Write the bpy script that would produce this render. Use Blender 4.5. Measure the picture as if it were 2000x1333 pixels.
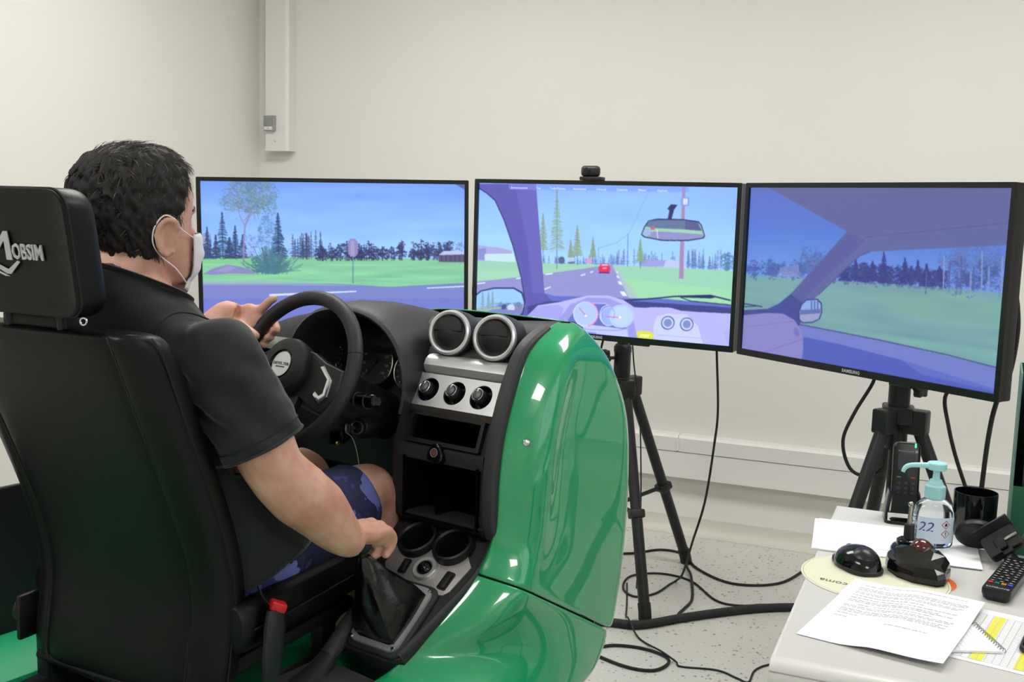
import bpy, bmesh, math, random
import numpy as np
from mathutils import Vector, Matrix, noise
random.seed(7); rng = np.random.default_rng(7)
for o in list(bpy.data.objects): bpy.data.objects.remove(o, do_unlink=True)
S = bpy.context.scene
COL = S.collection
PI = math.pi
# ------------------------------------------------------------------ camera
F_PX = 2080.0; CAM_H = 1.37
PITCH, ROLL, YAW = math.radians(7.26), math.radians(1.66), math.radians(22.6)
_f = Vector((-math.sin(YAW)*math.cos(PITCH), math.cos(YAW)*math.cos(PITCH), -math.sin(PITCH)))
_r0 = Vector((math.cos(YAW), math.sin(YAW), 0)); _u0 = _r0.cross(_f)
_r = math.cos(ROLL)*_r0 + math.sin(ROLL)*_u0; _u = -math.sin(ROLL)*_r0 + math.cos(ROLL)*_u0
cam = bpy.data.cameras.new('camera'); camo = bpy.data.objects.new('camera', cam); COL.objects.link(camo)
m = Matrix(((_r.x, _u.x, -_f.x, 0), (_r.y, _u.y, -_f.y, 0), (_r.z, _u.z, -_f.z, CAM_H), (0, 0, 0, 1)))
camo.matrix_world = m
cam.sensor_width = 36.0; cam.lens = 36.0*F_PX/2000.0; cam.clip_start = 0.05
S.camera = camo
# ------------------------------------------------------------------ world and exposure
world = bpy.data.worlds.new('world'); S.world = world; world.use_nodes = True
world.node_tree.nodes['Background'].inputs[0].default_value = (0.9, 0.95, 1.0, 1)
world.node_tree.nodes['Background'].inputs[1].default_value = 1.6
vs = S.view_settings
vs.view_transform = 'Standard'; vs.look = 'None'; vs.gamma = 1.0; vs.use_curve_mapping = False
EXPOSURE = 0.0
vs.exposure = EXPOSURE
LAMP = 15.5         # strength of the added ceiling light panels
# ------------------------------------------------------------------ materials
def lin(c):
    if isinstance(c, str):
        c = c.lstrip('#'); c = [int(c[i:i+2], 16)/255 for i in (0, 2, 4)]
    return tuple((x/12.92 if x <= .04045 else ((x+.055)/1.055)**2.4) for x in c[:3])
MATS = {}
def mat(name, col, rough=.5, metal=0., coat=0., bump=0., bscale=200., spec=.5, var=0., vscale=8., emit=0., trans=0., ior=1.45, sss=0., coat_rough=.03, aniso=None):
    if name in MATS: return MATS[name]
    M = bpy.data.materials.new(name); M.use_nodes = True
    nt = M.node_tree; b = nt.nodes['Principled BSDF']; c = lin(col)
    b.inputs['Base Color'].default_value = (*c, 1)
    b.inputs['Roughness'].default_value = rough; b.inputs['Metallic'].default_value = metal
    b.inputs['Coat Weight'].default_value = coat; b.inputs['Coat Roughness'].default_value = coat_rough
    b.inputs['Specular IOR Level'].default_value = spec
    b.inputs['Transmission Weight'].default_value = trans; b.inputs['IOR'].default_value = ior
    if sss:
        b.inputs['Subsurface Weight'].default_value = sss
        b.inputs['Subsurface Radius'].default_value = (.012, .005, .003); b.inputs['Subsurface Scale'].default_value = 1.0
    if emit:
        b.inputs['Emission Color'].default_value = (*c, 1); b.inputs['Emission Strength'].default_value = emit
    tc = nt.nodes.new('ShaderNodeTexCoord')
    if var:
        n = nt.nodes.new('ShaderNodeTexNoise'); n.inputs['Scale'].default_value = vscale; n.inputs['Detail'].default_value = 4
        nt.links.new(tc.outputs['Object'], n.inputs['Vector'])
        mx = nt.nodes.new('ShaderNodeMix'); mx.data_type = 'RGBA'
        mx.inputs[6].default_value = (*[x*(1-var) for x in c], 1); mx.inputs[7].default_value = (*[min(1, x*(1+var)) for x in c], 1)
        nt.links.new(n.outputs['Fac'], mx.inputs[0]); nt.links.new(mx.outputs[2], b.inputs['Base Color'])
    if bump:
        n = nt.nodes.new('ShaderNodeTexNoise'); n.inputs['Scale'].default_value = bscale; n.inputs['Detail'].default_value = 3
        nt.links.new(tc.outputs['Object'], n.inputs['Vector'])
        bp = nt.nodes.new('ShaderNodeBump'); bp.inputs['Strength'].default_value = bump; bp.inputs['Distance'].default_value = .002
        nt.links.new(n.outputs['Fac'], bp.inputs['Height']); nt.links.new(bp.outputs['Normal'], b.inputs['Normal'])
    MATS[name] = M; return M
# ------------------------------------------------------------------ object helpers
def empty(name, loc=(0, 0, 0), rz=0., label=None, cat=None, group=None):
    o = bpy.data.objects.new(name, None); COL.objects.link(o)
    o.location = loc; o.rotation_euler = (0, 0, rz); o.empty_display_size = .05
    if label: tag(o, label, cat, group)
    return o
def tag(o, label, cat, group=None):
    o['label'] = label; o['category'] = cat
    if group: o['group'] = group
    return o
def obj(name, me, material=None, parent=None, smooth=True, label=None):
    """me: Mesh, bmesh or (verts, faces)"""
    if isinstance(me, bmesh.types.BMesh):
        bm = me; me = bpy.data.meshes.new(name); bm.to_mesh(me); bm.free()
    elif isinstance(me, tuple):
        d = bpy.data.meshes.new(name); d.from_pydata([tuple(map(float, v)) for v in me[0]], [], me[1]); d.update(); me = d
    o = bpy.data.objects.new(name, me); COL.objects.link(o)
    if material is not None:
        for mm in (material if isinstance(material, (list, tuple)) else [material]): me.materials.append(mm)
    if smooth:
        me.polygons.foreach_set('use_smooth', [True]*len(me.polygons))
        try: me.set_sharp_from_angle(angle=math.radians(38))
        except Exception: pass
    if parent is not None: o.parent = parent
    if label: o['label'] = label
    return o
def structure(o): o['kind'] = 'structure'; return o
def join(*parts):
    V, Fc = [], []
    for v, f in parts:
        n = len(V); V += [tuple(x) for x in v]; Fc += [tuple(i+n for i in q) for q in f]
    return V, Fc
def xf(part, M):
    return [tuple(M @ Vector(v)) for v in part[0]], part[1]
def tr(x, y, z): return Matrix.Translation((x, y, z))
def rot(a, ax): return Matrix.Rotation(math.radians(a), 4, ax)
def frame(o, x, y, z):
    return Matrix(((x[0], y[0], z[0], o[0]), (x[1], y[1], z[1], o[1]), (x[2], y[2], z[2], o[2]), (0, 0, 0, 1)))
def look_frame(o, zdir, up=(0, 0, 1)):
    z = Vector(zdir).normalized(); x = Vector(up).cross(z)
    if x.length < 1e-5: x = Vector((1, 0, 0))
    x.normalize(); y = z.cross(x); return frame(o, x, y, z)
def bm_part(bm):
    bm.verts.ensure_lookup_table(); bm.verts.index_update()
    r = [tuple(v.co) for v in bm.verts], [tuple(v.index for v in f.verts) for f in bm.faces]
    bm.free(); return r
def box(cx, cy, cz, sx, sy, sz, bev=0., seg=2):
    bm = bmesh.new(); bmesh.ops.create_cube(bm, size=1)
    for v in bm.verts: v.co = Vector((v.co.x*sx, v.co.y*sy, v.co.z*sz))
    if bev: bmesh.ops.bevel(bm, geom=bm.edges[:], offset=min(bev, .49*min(sx, sy, sz)), segments=seg, affect='EDGES', profile=.5)
    for v in bm.verts: v.co += Vector((cx, cy, cz))
    return bm_part(bm)
def prism(poly, z0, z1, bev=0., seg=2):
    """poly: ccw xy outline extruded z0..z1"""
    bm = bmesh.new(); vs_ = [bm.verts.new((x, y, z0)) for x, y in poly]
    f = bm.faces.new(vs_); bmesh.ops.recalc_face_normals(bm, faces=[f])
    if f.normal.z > 0: f.normal_flip()
    r = bmesh.ops.extrude_face_region(bm, geom=[f])
    for v in r['geom']:
        if isinstance(v, bmesh.types.BMVert): v.co.z = z1
    bmesh.ops.recalc_face_normals(bm, faces=bm.faces[:])
    if bev:
        es = [e for e in bm.edges if abs(e.verts[0].co.z-e.verts[1].co.z) < 1e-7]
        bmesh.ops.bevel(bm, geom=es, offset=bev, segments=seg, affect='EDGES', profile=.5)
    return bm_part(bm)
def rrect(w, h, r, n=6, cx=0, cy=0):
    P = []
    for sx, sy, a0 in ((1, 1, 0), (-1, 1, 90), (-1, -1, 180), (1, -1, 270)):
        for k in range(n+1):
            a = math.radians(a0+90*k/n); P.append((cx+sx*(w/2-r)+r*math.cos(a), cy+sy*(h/2-r)+r*math.sin(a)))
    return P
def loft(rings, cap=True, closed=True):
    n = len(rings[0]); V = [tuple(p) for r in rings for p in r]; Fc = []
    for i in range(len(rings)-1):
        for j in range(n if closed else n-1):
            k = (j+1) % n; Fc.append((i*n+j, i*n+k, (i+1)*n+k, (i+1)*n+j))
    if cap and closed:
        Fc.append(tuple(range(n-1, -1, -1))); Fc.append(tuple((len(rings)-1)*n+j for j in range(n)))
    return V, Fc
def lathe(prof, n=32, cap=True):
    """prof: list of (r, z) from bottom to top"""
    return loft([[(r*math.cos(2*PI*j/n), r*math.sin(2*PI*j/n), z) for j in range(n)] for r, z in prof], cap)
def catmull(P, sub=6):
    P = [Vector(p) for p in P]; out = []
    for i in range(len(P)-1):
        p0 = P[i-1] if i else P[0]*2-P[1]; p1, p2 = P[i], P[i+1]; p3 = P[i+2] if i+2 < len(P) else P[-1]*2-P[-2]
        for k in range(sub):
            t = k/sub; out.append(.5*((2*p1)+(p2-p0)*t+(2*p0-5*p1+4*p2-p3)*t*t+(3*p1-p0-3*p2+p3)*t**3))
    out.append(P[-1].copy()); return out
def tube(pts, r, n=8, sub=6, closed=False, sect=None, up=None):
    """r: number or list per control point; sect: optional (a,b) ellipse factors"""
    rs = r if isinstance(r, (list, tuple)) else [r]*len(pts)
    if closed: pts = list(pts)
    P = catmull(pts, sub) if sub > 1 else [Vector(p) for p in pts]
    if closed: P = P[:-1]
    m_ = len(P); rings = []; nrm = None
    for i, p in enumerate(P):
        if closed: t = (P[(i+1) % m_]-P[i-1]).normalized()
        else: t = (P[min(i+1, m_-1)]-P[max(i-1, 0)]).normalized()
        if nrm is None:
            a = Vector(up) if up else (Vector((0, 0, 1)) if abs(t.z) < .9 else Vector((1, 0, 0)))
            nrm = (a-t*a.dot(t)).normalized()
        else: nrm = (nrm-t*nrm.dot(t)).normalized()
        b = t.cross(nrm); q = i/max(1, (m_-1))*(len(rs)-1); k = min(int(q), len(rs)-2) if len(rs) > 1 else 0
        rr = rs[k]*(1-(q-k))+rs[k+1]*(q-k) if len(rs) > 1 else rs[0]
        sa, sb = sect if sect else (1, 1)
        rings.append([p+nrm*(rr*sa*math.cos(2*PI*j/n))+b*(rr*sb*math.sin(2*PI*j/n)) for j in range(n)])
    if closed:
        V, Fc = loft(rings, cap=False); o = (m_-1)*n
        Fc += [(o+j, o+(j+1) % n, (j+1) % n, j) for j in range(n)]
        return V, Fc
    return loft(rings)
def torus(R, r, n=48, k=12, sect=(1, 1)):
    rings = [[((R+r*sect[0]*math.cos(2*PI*j/k))*math.cos(2*PI*i/n), (R+r*sect[0]*math.cos(2*PI*j/k))*math.sin(2*PI*i/n), r*sect[1]*math.sin(2*PI*j/k)) for j in range(k)] for i in range(n)]
    V, Fc = loft(rings, cap=False); o = (n-1)*k
    Fc += [(o+j, o+(j+1) % k, (j+1) % k, j) for j in range(k)]
    return V, Fc
def ring_plate(outer, inner, z0, z1):
    n = len(outer)
    V = [(x, y, z0) for x, y in outer]+[(x, y, z0) for x, y in inner]+[(x, y, z1) for x, y in outer]+[(x, y, z1) for x, y in inner]
    Fc = []
    for j in range(n):
        k = (j+1) % n
        Fc += [(j, n+j, n+k, k), (2*n+j, 2*n+k, 3*n+k, 3*n+j), (j, k, 2*n+k, 2*n+j), (n+j, 3*n+j, 3*n+k, n+k)]
    return V, Fc
def text_part(s, size=.05, ext=.0005, align='CENTER', res=2, spacing=1.0, bold=0.0, shear=0.):
    cu = bpy.data.curves.new('text', 'FONT'); cu.body = s; cu.size = size; cu.extrude = ext
    cu.align_x = align; cu.align_y = 'CENTER'; cu.resolution_u = res; cu.space_character = spacing; cu.offset = bold; cu.shear = shear
    o = bpy.data.objects.new('text', cu); COL.objects.link(o)
    dg = bpy.context.evaluated_depsgraph_get(); me = bpy.data.meshes.new_from_object(o.evaluated_get(dg))
    V = [tuple(v.co) for v in me.vertices]; Fc = [tuple(p.vertices) for p in me.polygons]
    bpy.data.objects.remove(o, do_unlink=True); bpy.data.curves.remove(cu); bpy.data.meshes.remove(me)
    return V, Fc
def remeshed(part, voxel, smooth_it=4, fac=.5):
    me = bpy.data.meshes.new('tmp'); me.from_pydata([tuple(map(float, v)) for v in part[0]], [], part[1]); me.update()
    o = bpy.data.objects.new('tmp', me); COL.objects.link(o)
    r = o.modifiers.new('r', 'REMESH'); r.mode = 'VOXEL'; r.voxel_size = voxel; r.adaptivity = 0
    if smooth_it:
        s_ = o.modifiers.new('s', 'SMOOTH'); s_.factor = fac; s_.iterations = smooth_it
    dg = bpy.context.evaluated_depsgraph_get(); dg.update()
    out = bpy.data.meshes.new_from_object(o.evaluated_get(dg))
    bpy.data.objects.remove(o, do_unlink=True); bpy.data.meshes.remove(me)
    return out
def cut(part, cutters):
    def mk(p):
        me = bpy.data.meshes.new('tmp'); me.from_pydata([tuple(map(float, v)) for v in p[0]], [], p[1]); me.update()
        bm = bmesh.new(); bm.from_mesh(me); bmesh.ops.recalc_face_normals(bm, faces=bm.faces[:]); bm.to_mesh(me); bm.free()
        o = bpy.data.objects.new('tmp', me); COL.objects.link(o); return o
    o = mk(part); cs = [mk(c) for c in cutters]
    for c in cs:
        b = o.modifiers.new('b', 'BOOLEAN'); b.operation = 'DIFFERENCE'; b.object = c; b.solver = 'EXACT'
    dg = bpy.context.evaluated_depsgraph_get(); dg.update()
    out = bpy.data.meshes.new_from_object(o.evaluated_get(dg))
    for q in [o]+cs: bpy.data.objects.remove(q, do_unlink=True)
    return out
def ell(cx, cy, cz, rx, ry, rz, n=20, k=12):
    rings = []
    for i in range(1, k):
        a = -PI/2+PI*i/k
        rings.append([(cx+rx*math.cos(a)*math.cos(2*PI*j/n), cy+ry*math.cos(a)*math.sin(2*PI*j/n), cz+rz*math.sin(a)) for j in range(n)])
    V, Fc = loft(rings, cap=False); b = len(V); V += [(cx, cy, cz-rz), (cx, cy, cz+rz)]; o = (len(rings)-1)*n
    Fc += [(b, (j+1) % n, j) for j in range(n)]+[(b+1, o+j, o+(j+1) % n) for j in range(n)]
    return V, Fc
BLACK = mat('black_plastic', '#17181a', .42, bump=.15, bscale=600)
BLACKG = mat('black_gloss', '#0c0c0d', .12, spec=.5)
BLACKM = mat('black_matte', '#0a0a0b', .6)
RUBBER = mat('cable_rubber', '#141414', .55)
CHROME = mat('chrome', '#d6d8da', .18, metal=1.)
CAVITY = mat('cavity_black', '#040404', .9, spec=.1)  # near black: shade inside the dash recesses put into the colour
SILVER = mat('satin_silver', '#dcdee0', .34, metal=.72, bump=.03, bscale=900)
WHITE = mat('white_paint', '#e9e9e6', .5)
PAPER = mat('paper', '#f3f3f6', .8)
# ================================================================== the room
WALL_Y, WALL_X, CEIL = 4.385, -3.19, 2.75
XR, YF = 2.6, -2.2
wallm = mat('wall_paint', '#dddbd6', .75, bump=.06, bscale=120, var=.015, vscale=3)
floorm = bpy.data.materials.new('speckled_vinyl'); floorm.use_nodes = True
def build_floor_mat():
    nt = floorm.node_tree; b = nt.nodes['Principled BSDF']; b.inputs['Roughness'].default_value = .38
    tc = nt.nodes.new('ShaderNodeTexCoord')
    base = lin('#c8c7c1'); cols = [lin('#6f6c64'), lin('#8d8a80'), lin('#d6d4cc')]
    prev = None
    for i, (sc, th, c) in enumerate(((58, .12, cols[0]), (40, .14, cols[1]), (48, .12, cols[2]))):
        v = nt.nodes.new('ShaderNodeTexVoronoi'); v.inputs['Scale'].default_value = sc; v.inputs['Randomness'].default_value = 1
        mp = nt.nodes.new('ShaderNodeMapping'); mp.inputs['Location'].default_value = (i*3.3, i*1.7, 0)
        mp.inputs['Rotation'].default_value = (0, 0, i*.8)
        nt.links.new(tc.outputs['Object'], mp.inputs['Vector'])
        dn = nt.nodes.new('ShaderNodeTexNoise'); dn.inputs['Scale'].default_value = 140
        ad = nt.nodes.new('ShaderNodeMixRGB'); ad.blend_type = 'ADD'; ad.inputs[0].default_value = .012
        nt.links.new(mp.outputs[0], dn.inputs['Vector']); nt.links.new(mp.outputs[0], ad.inputs[1]); nt.links.new(dn.outputs['Color'], ad.inputs[2])
        nt.links.new(ad.outputs[0], v.inputs['Vector'])
        # only some of the cells carry a chip, of varying size
        sep = nt.nodes.new('ShaderNodeSeparateColor'); nt.links.new(v.outputs['Color'], sep.inputs[0])
        ml = nt.nodes.new('ShaderNodeMath'); ml.operation = 'MULTIPLY_ADD'; ml.inputs[1].default_value = .34; ml.inputs[2].default_value = -.14+th*.5
        nt.links.new(sep.outputs[0], ml.inputs[0])
        lt = nt.nodes.new('ShaderNodeMath'); lt.operation = 'LESS_THAN'
        nt.links.new(v.outputs['Distance'], lt.inputs[0]); nt.links.new(ml.outputs[0], lt.inputs[1])
        mx = nt.nodes.new('ShaderNodeMix'); mx.data_type = 'RGBA'; mx.inputs[7].default_value = (*c, 1)
        if prev is None: mx.inputs[6].default_value = (*base, 1)
        else: nt.links.new(prev, mx.inputs[6])
        nt.links.new(lt.outputs[0], mx.inputs[0]); prev = mx.outputs[2]
    nt.links.new(prev, b.inputs['Base Color'])
build_floor_mat()
T = .12
structure(obj('floor', box((WALL_X+XR)/2, (WALL_Y+YF)/2, -T/2, XR-WALL_X+2*T, WALL_Y-YF+2*T, T), floorm, smooth=False))
structure(obj('ceiling', box((WALL_X+XR)/2, (WALL_Y+YF)/2, CEIL+T/2, XR-WALL_X+2*T, WALL_Y-YF+2*T, T), mat('ceiling_paint', '#efefea', .8), smooth=False))
structure(obj('wall_back', box((WALL_X+XR)/2, WALL_Y+T/2, CEIL/2, XR-WALL_X+2*T, T, CEIL), wallm, smooth=False))
structure(obj('wall_left', box(WALL_X-T/2, (WALL_Y+YF)/2, CEIL/2, T, WALL_Y-YF, CEIL), wallm, smooth=False))
structure(obj('wall_front', box((WALL_X+XR)/2, YF-T/2, CEIL/2, XR-WALL_X+2*T, T, CEIL), wallm, smooth=False))
WYC, WW, WZ0, WZ1 = .9, 2.4, .95, 2.35
structure(obj('wall_right', cut(box(XR+T/2, (WALL_Y+YF)/2, CEIL/2, T, WALL_Y-YF, CEIL), [box(XR+T/2, WYC, (WZ0+WZ1)/2, T*3, WW, WZ1-WZ0)]), wallm, smooth=False))
wo = structure(empty('added_window_1', (XR+T/2, WYC, WZ0), PI/2))  # window out of view, added as a daylight source for the room
wfm = mat('added_window_white', '#e6e6e4', .4); WH = WZ1-WZ0
for x in (-WW/2+.03, -WW/6, WW/6, WW/2-.03): obj('mullion', box(x, 0, WH/2, .06, .06, WH-.002, .004), wfm, wo, False)
for z in (.03, WH-.03): obj('frame_rail', box(0, 0, z, WW-.002, .058, .06, .004), wfm, wo, False)
obj('added_window_sill', box(0, T/2+.04, -.012, WW+.1, .14, .022, .004), wfm, wo, False)
for k in range(3): obj('pane', box(-WW/3+k*WW/3, 0, WH/2, WW/3-.05, .006, WH-.11), mat('added_window_glass', '#ffffff', 0., trans=1., ior=1.02), wo, False)
# vinyl cove where the floor turns up the walls
cov = [(0, 0), (0, .07), (-.004, .07), (-.008, .03), (-.03, .004), (-.045, .0005), (-.045, 0)]
def cove(name, p0, p1, nrm):
    d = Vector(p1)-Vector(p0); n = Vector(nrm)
    rings = [[Vector(q)+n*(-x)+Vector((0, 0, z+.0005)) for x, z in cov] for q in (p0, p1)]
    structure(obj(name, loft(rings), mat('cove_vinyl', '#c9c6bc', .45)))
cove('baseboard_back', (WALL_X+.05, WALL_Y, 0), (XR-.05, WALL_Y, 0), (0, -1, 0))
cove('baseboard_left', (WALL_X, YF+.05, 0), (WALL_X, WALL_Y-.05, 0), (1, 0, 0))
# ceiling light panels out of view, added to light the room
lampm = mat('added_light_diffuser', '#fffdf9', .5, emit=LAMP)
def added_ceiling_lamp(x, y, label):
    t = empty('added_ceiling_light', (x, y, CEIL), 0, label, 'ceiling light', 'added ceiling light panels')
    obj('frame', ring_plate(rrect(1.24, .64, .004, 1), rrect(1.19, .59, .002, 1), -.03, 0), WHITE, t, False)
    obj('diffuser', box(0, 0, -.015, 1.188, .588, .012), lampm, t, False)
for x, y, lb in ((-1.8, 2.85, 'added unseen ceiling light panel above the monitors and driving seat'), (.35, 2.85, 'added unseen ceiling light panel between desk and back wall'), (-1.9, .3, 'added unseen ceiling light panel behind the driving seat'), (1.5, -.6, 'added unseen ceiling light panel close to the added window')):
    added_ceiling_lamp(x, y, lb)
# ---- horizontal cable trunking on the back wall
trunkm = mat('trunking_pvc', '#dddcd8', .45)
t = empty('cable_trunking', (0, WALL_Y-.0005, .248), 0, 'long white plastic cable trunking running low along back wall', 'trunking')
def section(pts, x0, x1): return loft([[(x, -a, b) for a, b in pts] for x in (x0, x1)])
X0, X1 = WALL_X+.005, XR-.005
obj('trunk_body', section([(.0, 0), (.052, 0), (.055, .003), (.055, .112), (.0, .112)], X0, X1), trunkm, t, False)
for a, b in ((X0, -1.033), (-1.0305, X1)):
    obj('cover', section([(.0, .1145), (.058, .1145), (.058, .172), (.05, .183), (.0, .183)], a, b), trunkm, t, False)
obj('clip', box(-1.032, -.0585, .143, .012, .006, .05, .002), trunkm, t, False)
# ---- vertical trunking with socket
t = empty('vertical_trunking', (-3.045, WALL_Y, 1.60), 0, 'tall white vertical cable duct on back wall beside room corner', 'trunking')
vw, vd, vh = .125, .066, CEIL-1.60-.002
obj('duct', prism([(-vw/2, -vd), (vw/2-.012, -vd), (vw/2, -vd+.012), (vw/2, -.0005), (-vw/2, -.0005)], 0, vh), trunkm, t, False)
obj('end_cap', prism([(-vw/2-.002, -vd-.002), (vw/2-.011, -vd-.002), (vw/2+.002, -vd+.011), (vw/2+.002, -.0005), (-vw/2-.002, -.0005)], -.004, .012), trunkm, t, False)
s = obj('socket', box(-.030, -vd-.011, .125, .058, .022, .072, .003), mat('socket_grey', '#9c9d9b', .5), t)
obj('flap', box(-.030, -vd-.024, .135, .05, .006, .048, .002), mat('socket_flap', '#8a8b8a', .5), s)
obj('name_plate', box(-.031, -vd-.0235, .101, .044, .004, .016, .001), mat('socket_white', '#d8d8d6', .5), s)
obj('indicator', box(-.031, -vd-.026, .102, .004, .002, .004), mat('red_dot', '#b0403a', .5), s, False)
tri = [(-.006, -.005), (.006, -.005), (0, .006)]
obj('warning_sticker', xf(prism(tri, 0, .0006), tr(-.008, -vd-.0006, .043) @ rot(90, 'X')), mat('sticker_yellow', '#d8c93a', .5), t, False)
# ================================================================== monitors
# ---- a small numpy painter: pictures are authored on a canvas and stored as vertex colours of the screen's own grid
class Canvas:
    SS = 2
    def __init__(s, w, h, corners):
        s.w, s.h = w*s.SS, h*s.SS; s.a = np.zeros((s.h, s.w, 3))
        # homography: authoring quad (tl, tr, br, bl) -> unit square
        A = []
        for (x, y), (u, v) in zip(corners, ((0, 0), (1, 0), (1, 1), (0, 1))):
            A.append([x, y, 1, 0, 0, 0, -u*x, -u*y, u]); A.append([0, 0, 0, x, y, 1, -v*x, -v*y, v])
        A = np.array(A, float); s.H = np.append(np.linalg.solve(A[:, :8], A[:, 8]), 1).reshape(3, 3)
    def m(s, pts):
        p = np.array(pts, float); q = np.c_[p, np.ones(len(p))] @ s.H.T
        q = q[:, :2]/q[:, 2:]; return q*np.array([s.w, s.h])
    def poly(s, pts, col, alpha=1., mapped=False, tex=None):
        q = np.array(pts, float) if mapped else s.m(pts)
        x0, y0 = np.floor(q.min(0)).astype(int); x1, y1 = np.ceil(q.max(0)).astype(int)+1
        x0, y0 = max(0, x0), max(0, y0); x1, y1 = min(s.w, x1), min(s.h, y1)
        if x1 <= x0 or y1 <= y0: return
        X, Y = np.meshgrid(np.arange(x0, x1)+.5, np.arange(y0, y1)+.5)
        ins = np.zeros(X.shape, bool); n = len(q)
        for i in range(n):
            ax, ay = q[i]; bx, by = q[(i+1) % n]
            if ay == by: continue
            c = ((ay > Y) != (by > Y)); ins ^= c & (X < (bx-ax)*(Y-ay)/(by-ay)+ax)
        sub = s.a[y0:y1, x0:x1]
        col = np.array(col)/255. if tex is None else tex(X, Y, sub)
        if tex is None: sub[ins] = sub[ins]*(1-alpha)+col*alpha
        else: sub[ins] = sub[ins]*(1-alpha)+col[ins]*alpha
    def line(s, p0, p1, w, col, alpha=1.):
        q = s.m([p0, p1]); d = q[1]-q[0]; L = np.hypot(*d)+1e-9; n = np.array([-d[1], d[0]])/L*w*s.SS/2
        s.poly([q[0]+n, q[1]+n, q[1]-n, q[0]-n], col, alpha, True)
    def pline(s, P, w, col, alpha=1.):
        for a, b in zip(P[:-1], P[1:]): s.line(a, b, w, col, alpha)
    def ell(s, cx, cy, rx, ry, col, alpha=1., rotd=0, n=28):
        a = np.linspace(0, 2*PI, n, endpoint=False); r = math.radians(rotd)
        P = [(cx+rx*math.cos(t)*math.cos(r)-ry*math.sin(t)*math.sin(r), cy+rx*math.cos(t)*math.sin(r)+ry*math.sin(t)*math.cos(r)) for t in a]
        s.poly(P, col, alpha)
    def vgrad(s, stops):
        ys = np.linspace(0, 1, s.h); c = np.array([[np.interp(y, [k for k, _ in stops], [v[i]/255 for _, v in stops]) for i in range(3)] for y in ys])
        s.a[:] = c[:, None, :]
    def blotch(s, amp, sx, sy, seed, region=None):
        r = np.random.default_rng(seed); g = r.normal(0, 1, (max(2, int(s.h/sy)), max(2, int(s.w/sx))))
        yi = np.linspace(0, g.shape[0]-1, s.h); xi = np.linspace(0, g.shape[1]-1, s.w)
        g = np.array([np.interp(xi, np.arange(g.shape[1]), row) for row in g]); g = np.array([np.interp(yi, np.arange(g.shape[0]), g[:, k]) for k in range(s.w)]).T
        return g*amp
    def spruce(s, x, ybase, ytop, w, col, r, n=30, trunk=(70, 66, 84), lw=1.1, alpha=.8, start=.12):
        s.line((x, ybase), (x, ytop), lw, trunk)
        for k in range(n):
            t = (k+r.random())/n; y = ybase+(ytop-ybase)*(start+(1-start)*t); L = w*(1-t*.93)*(.6+.6*r.random())
            for sd in (-1, 1):
                c = [v+r.normal(0, 9) for v in col]
                s.line((x, y), (x+sd*L, y+L*.35+r.normal(0, 1)), lw, c, alpha)
    def foliage(s, cx, cy, rx, ry, col, r, n=250, size=2.2, alpha=.55):
        for k in range(n):
            a = 2*PI*r.random(); q = math.sqrt(r.random()); x = cx+rx*q*math.cos(a); y = cy+ry*q*math.sin(a)
            c = [v+r.normal(0, 14) for v in col]; z = size*(.5+r.random()); an = 2*PI*r.random()
            s.poly([(x+z*math.cos(an+t), y+.7*z*math.sin(an+t)) for t in (0, 2.1, 4.2)], c, alpha)
    def tint(s, fn): s.a = fn(s.a)
    def out(s):
        b = np.pad(np.clip(s.a, 0, 1), ((2, 2), (2, 2), (0, 0)), mode='edge')
        b = sum(b[:, i:i+s.w]*w_ for i, w_ in enumerate((.12, .24, .28, .24, .12))); b = sum(b[i:i+s.h]*w_ for i, w_ in enumerate((.12, .24, .28, .24, .12)))
        a = (b*.95+.05*np.array([.62, .72, 1.])).reshape(s.h//s.SS, s.SS, s.w//s.SS, s.SS, 3).mean((1, 3))  # mixes a pale blue reflection haze into the picture colours
        return np.where(a <= .04045, a/12.92, ((a+.055)/1.055)**2.4)
GW, GH = 512, 288
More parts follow.
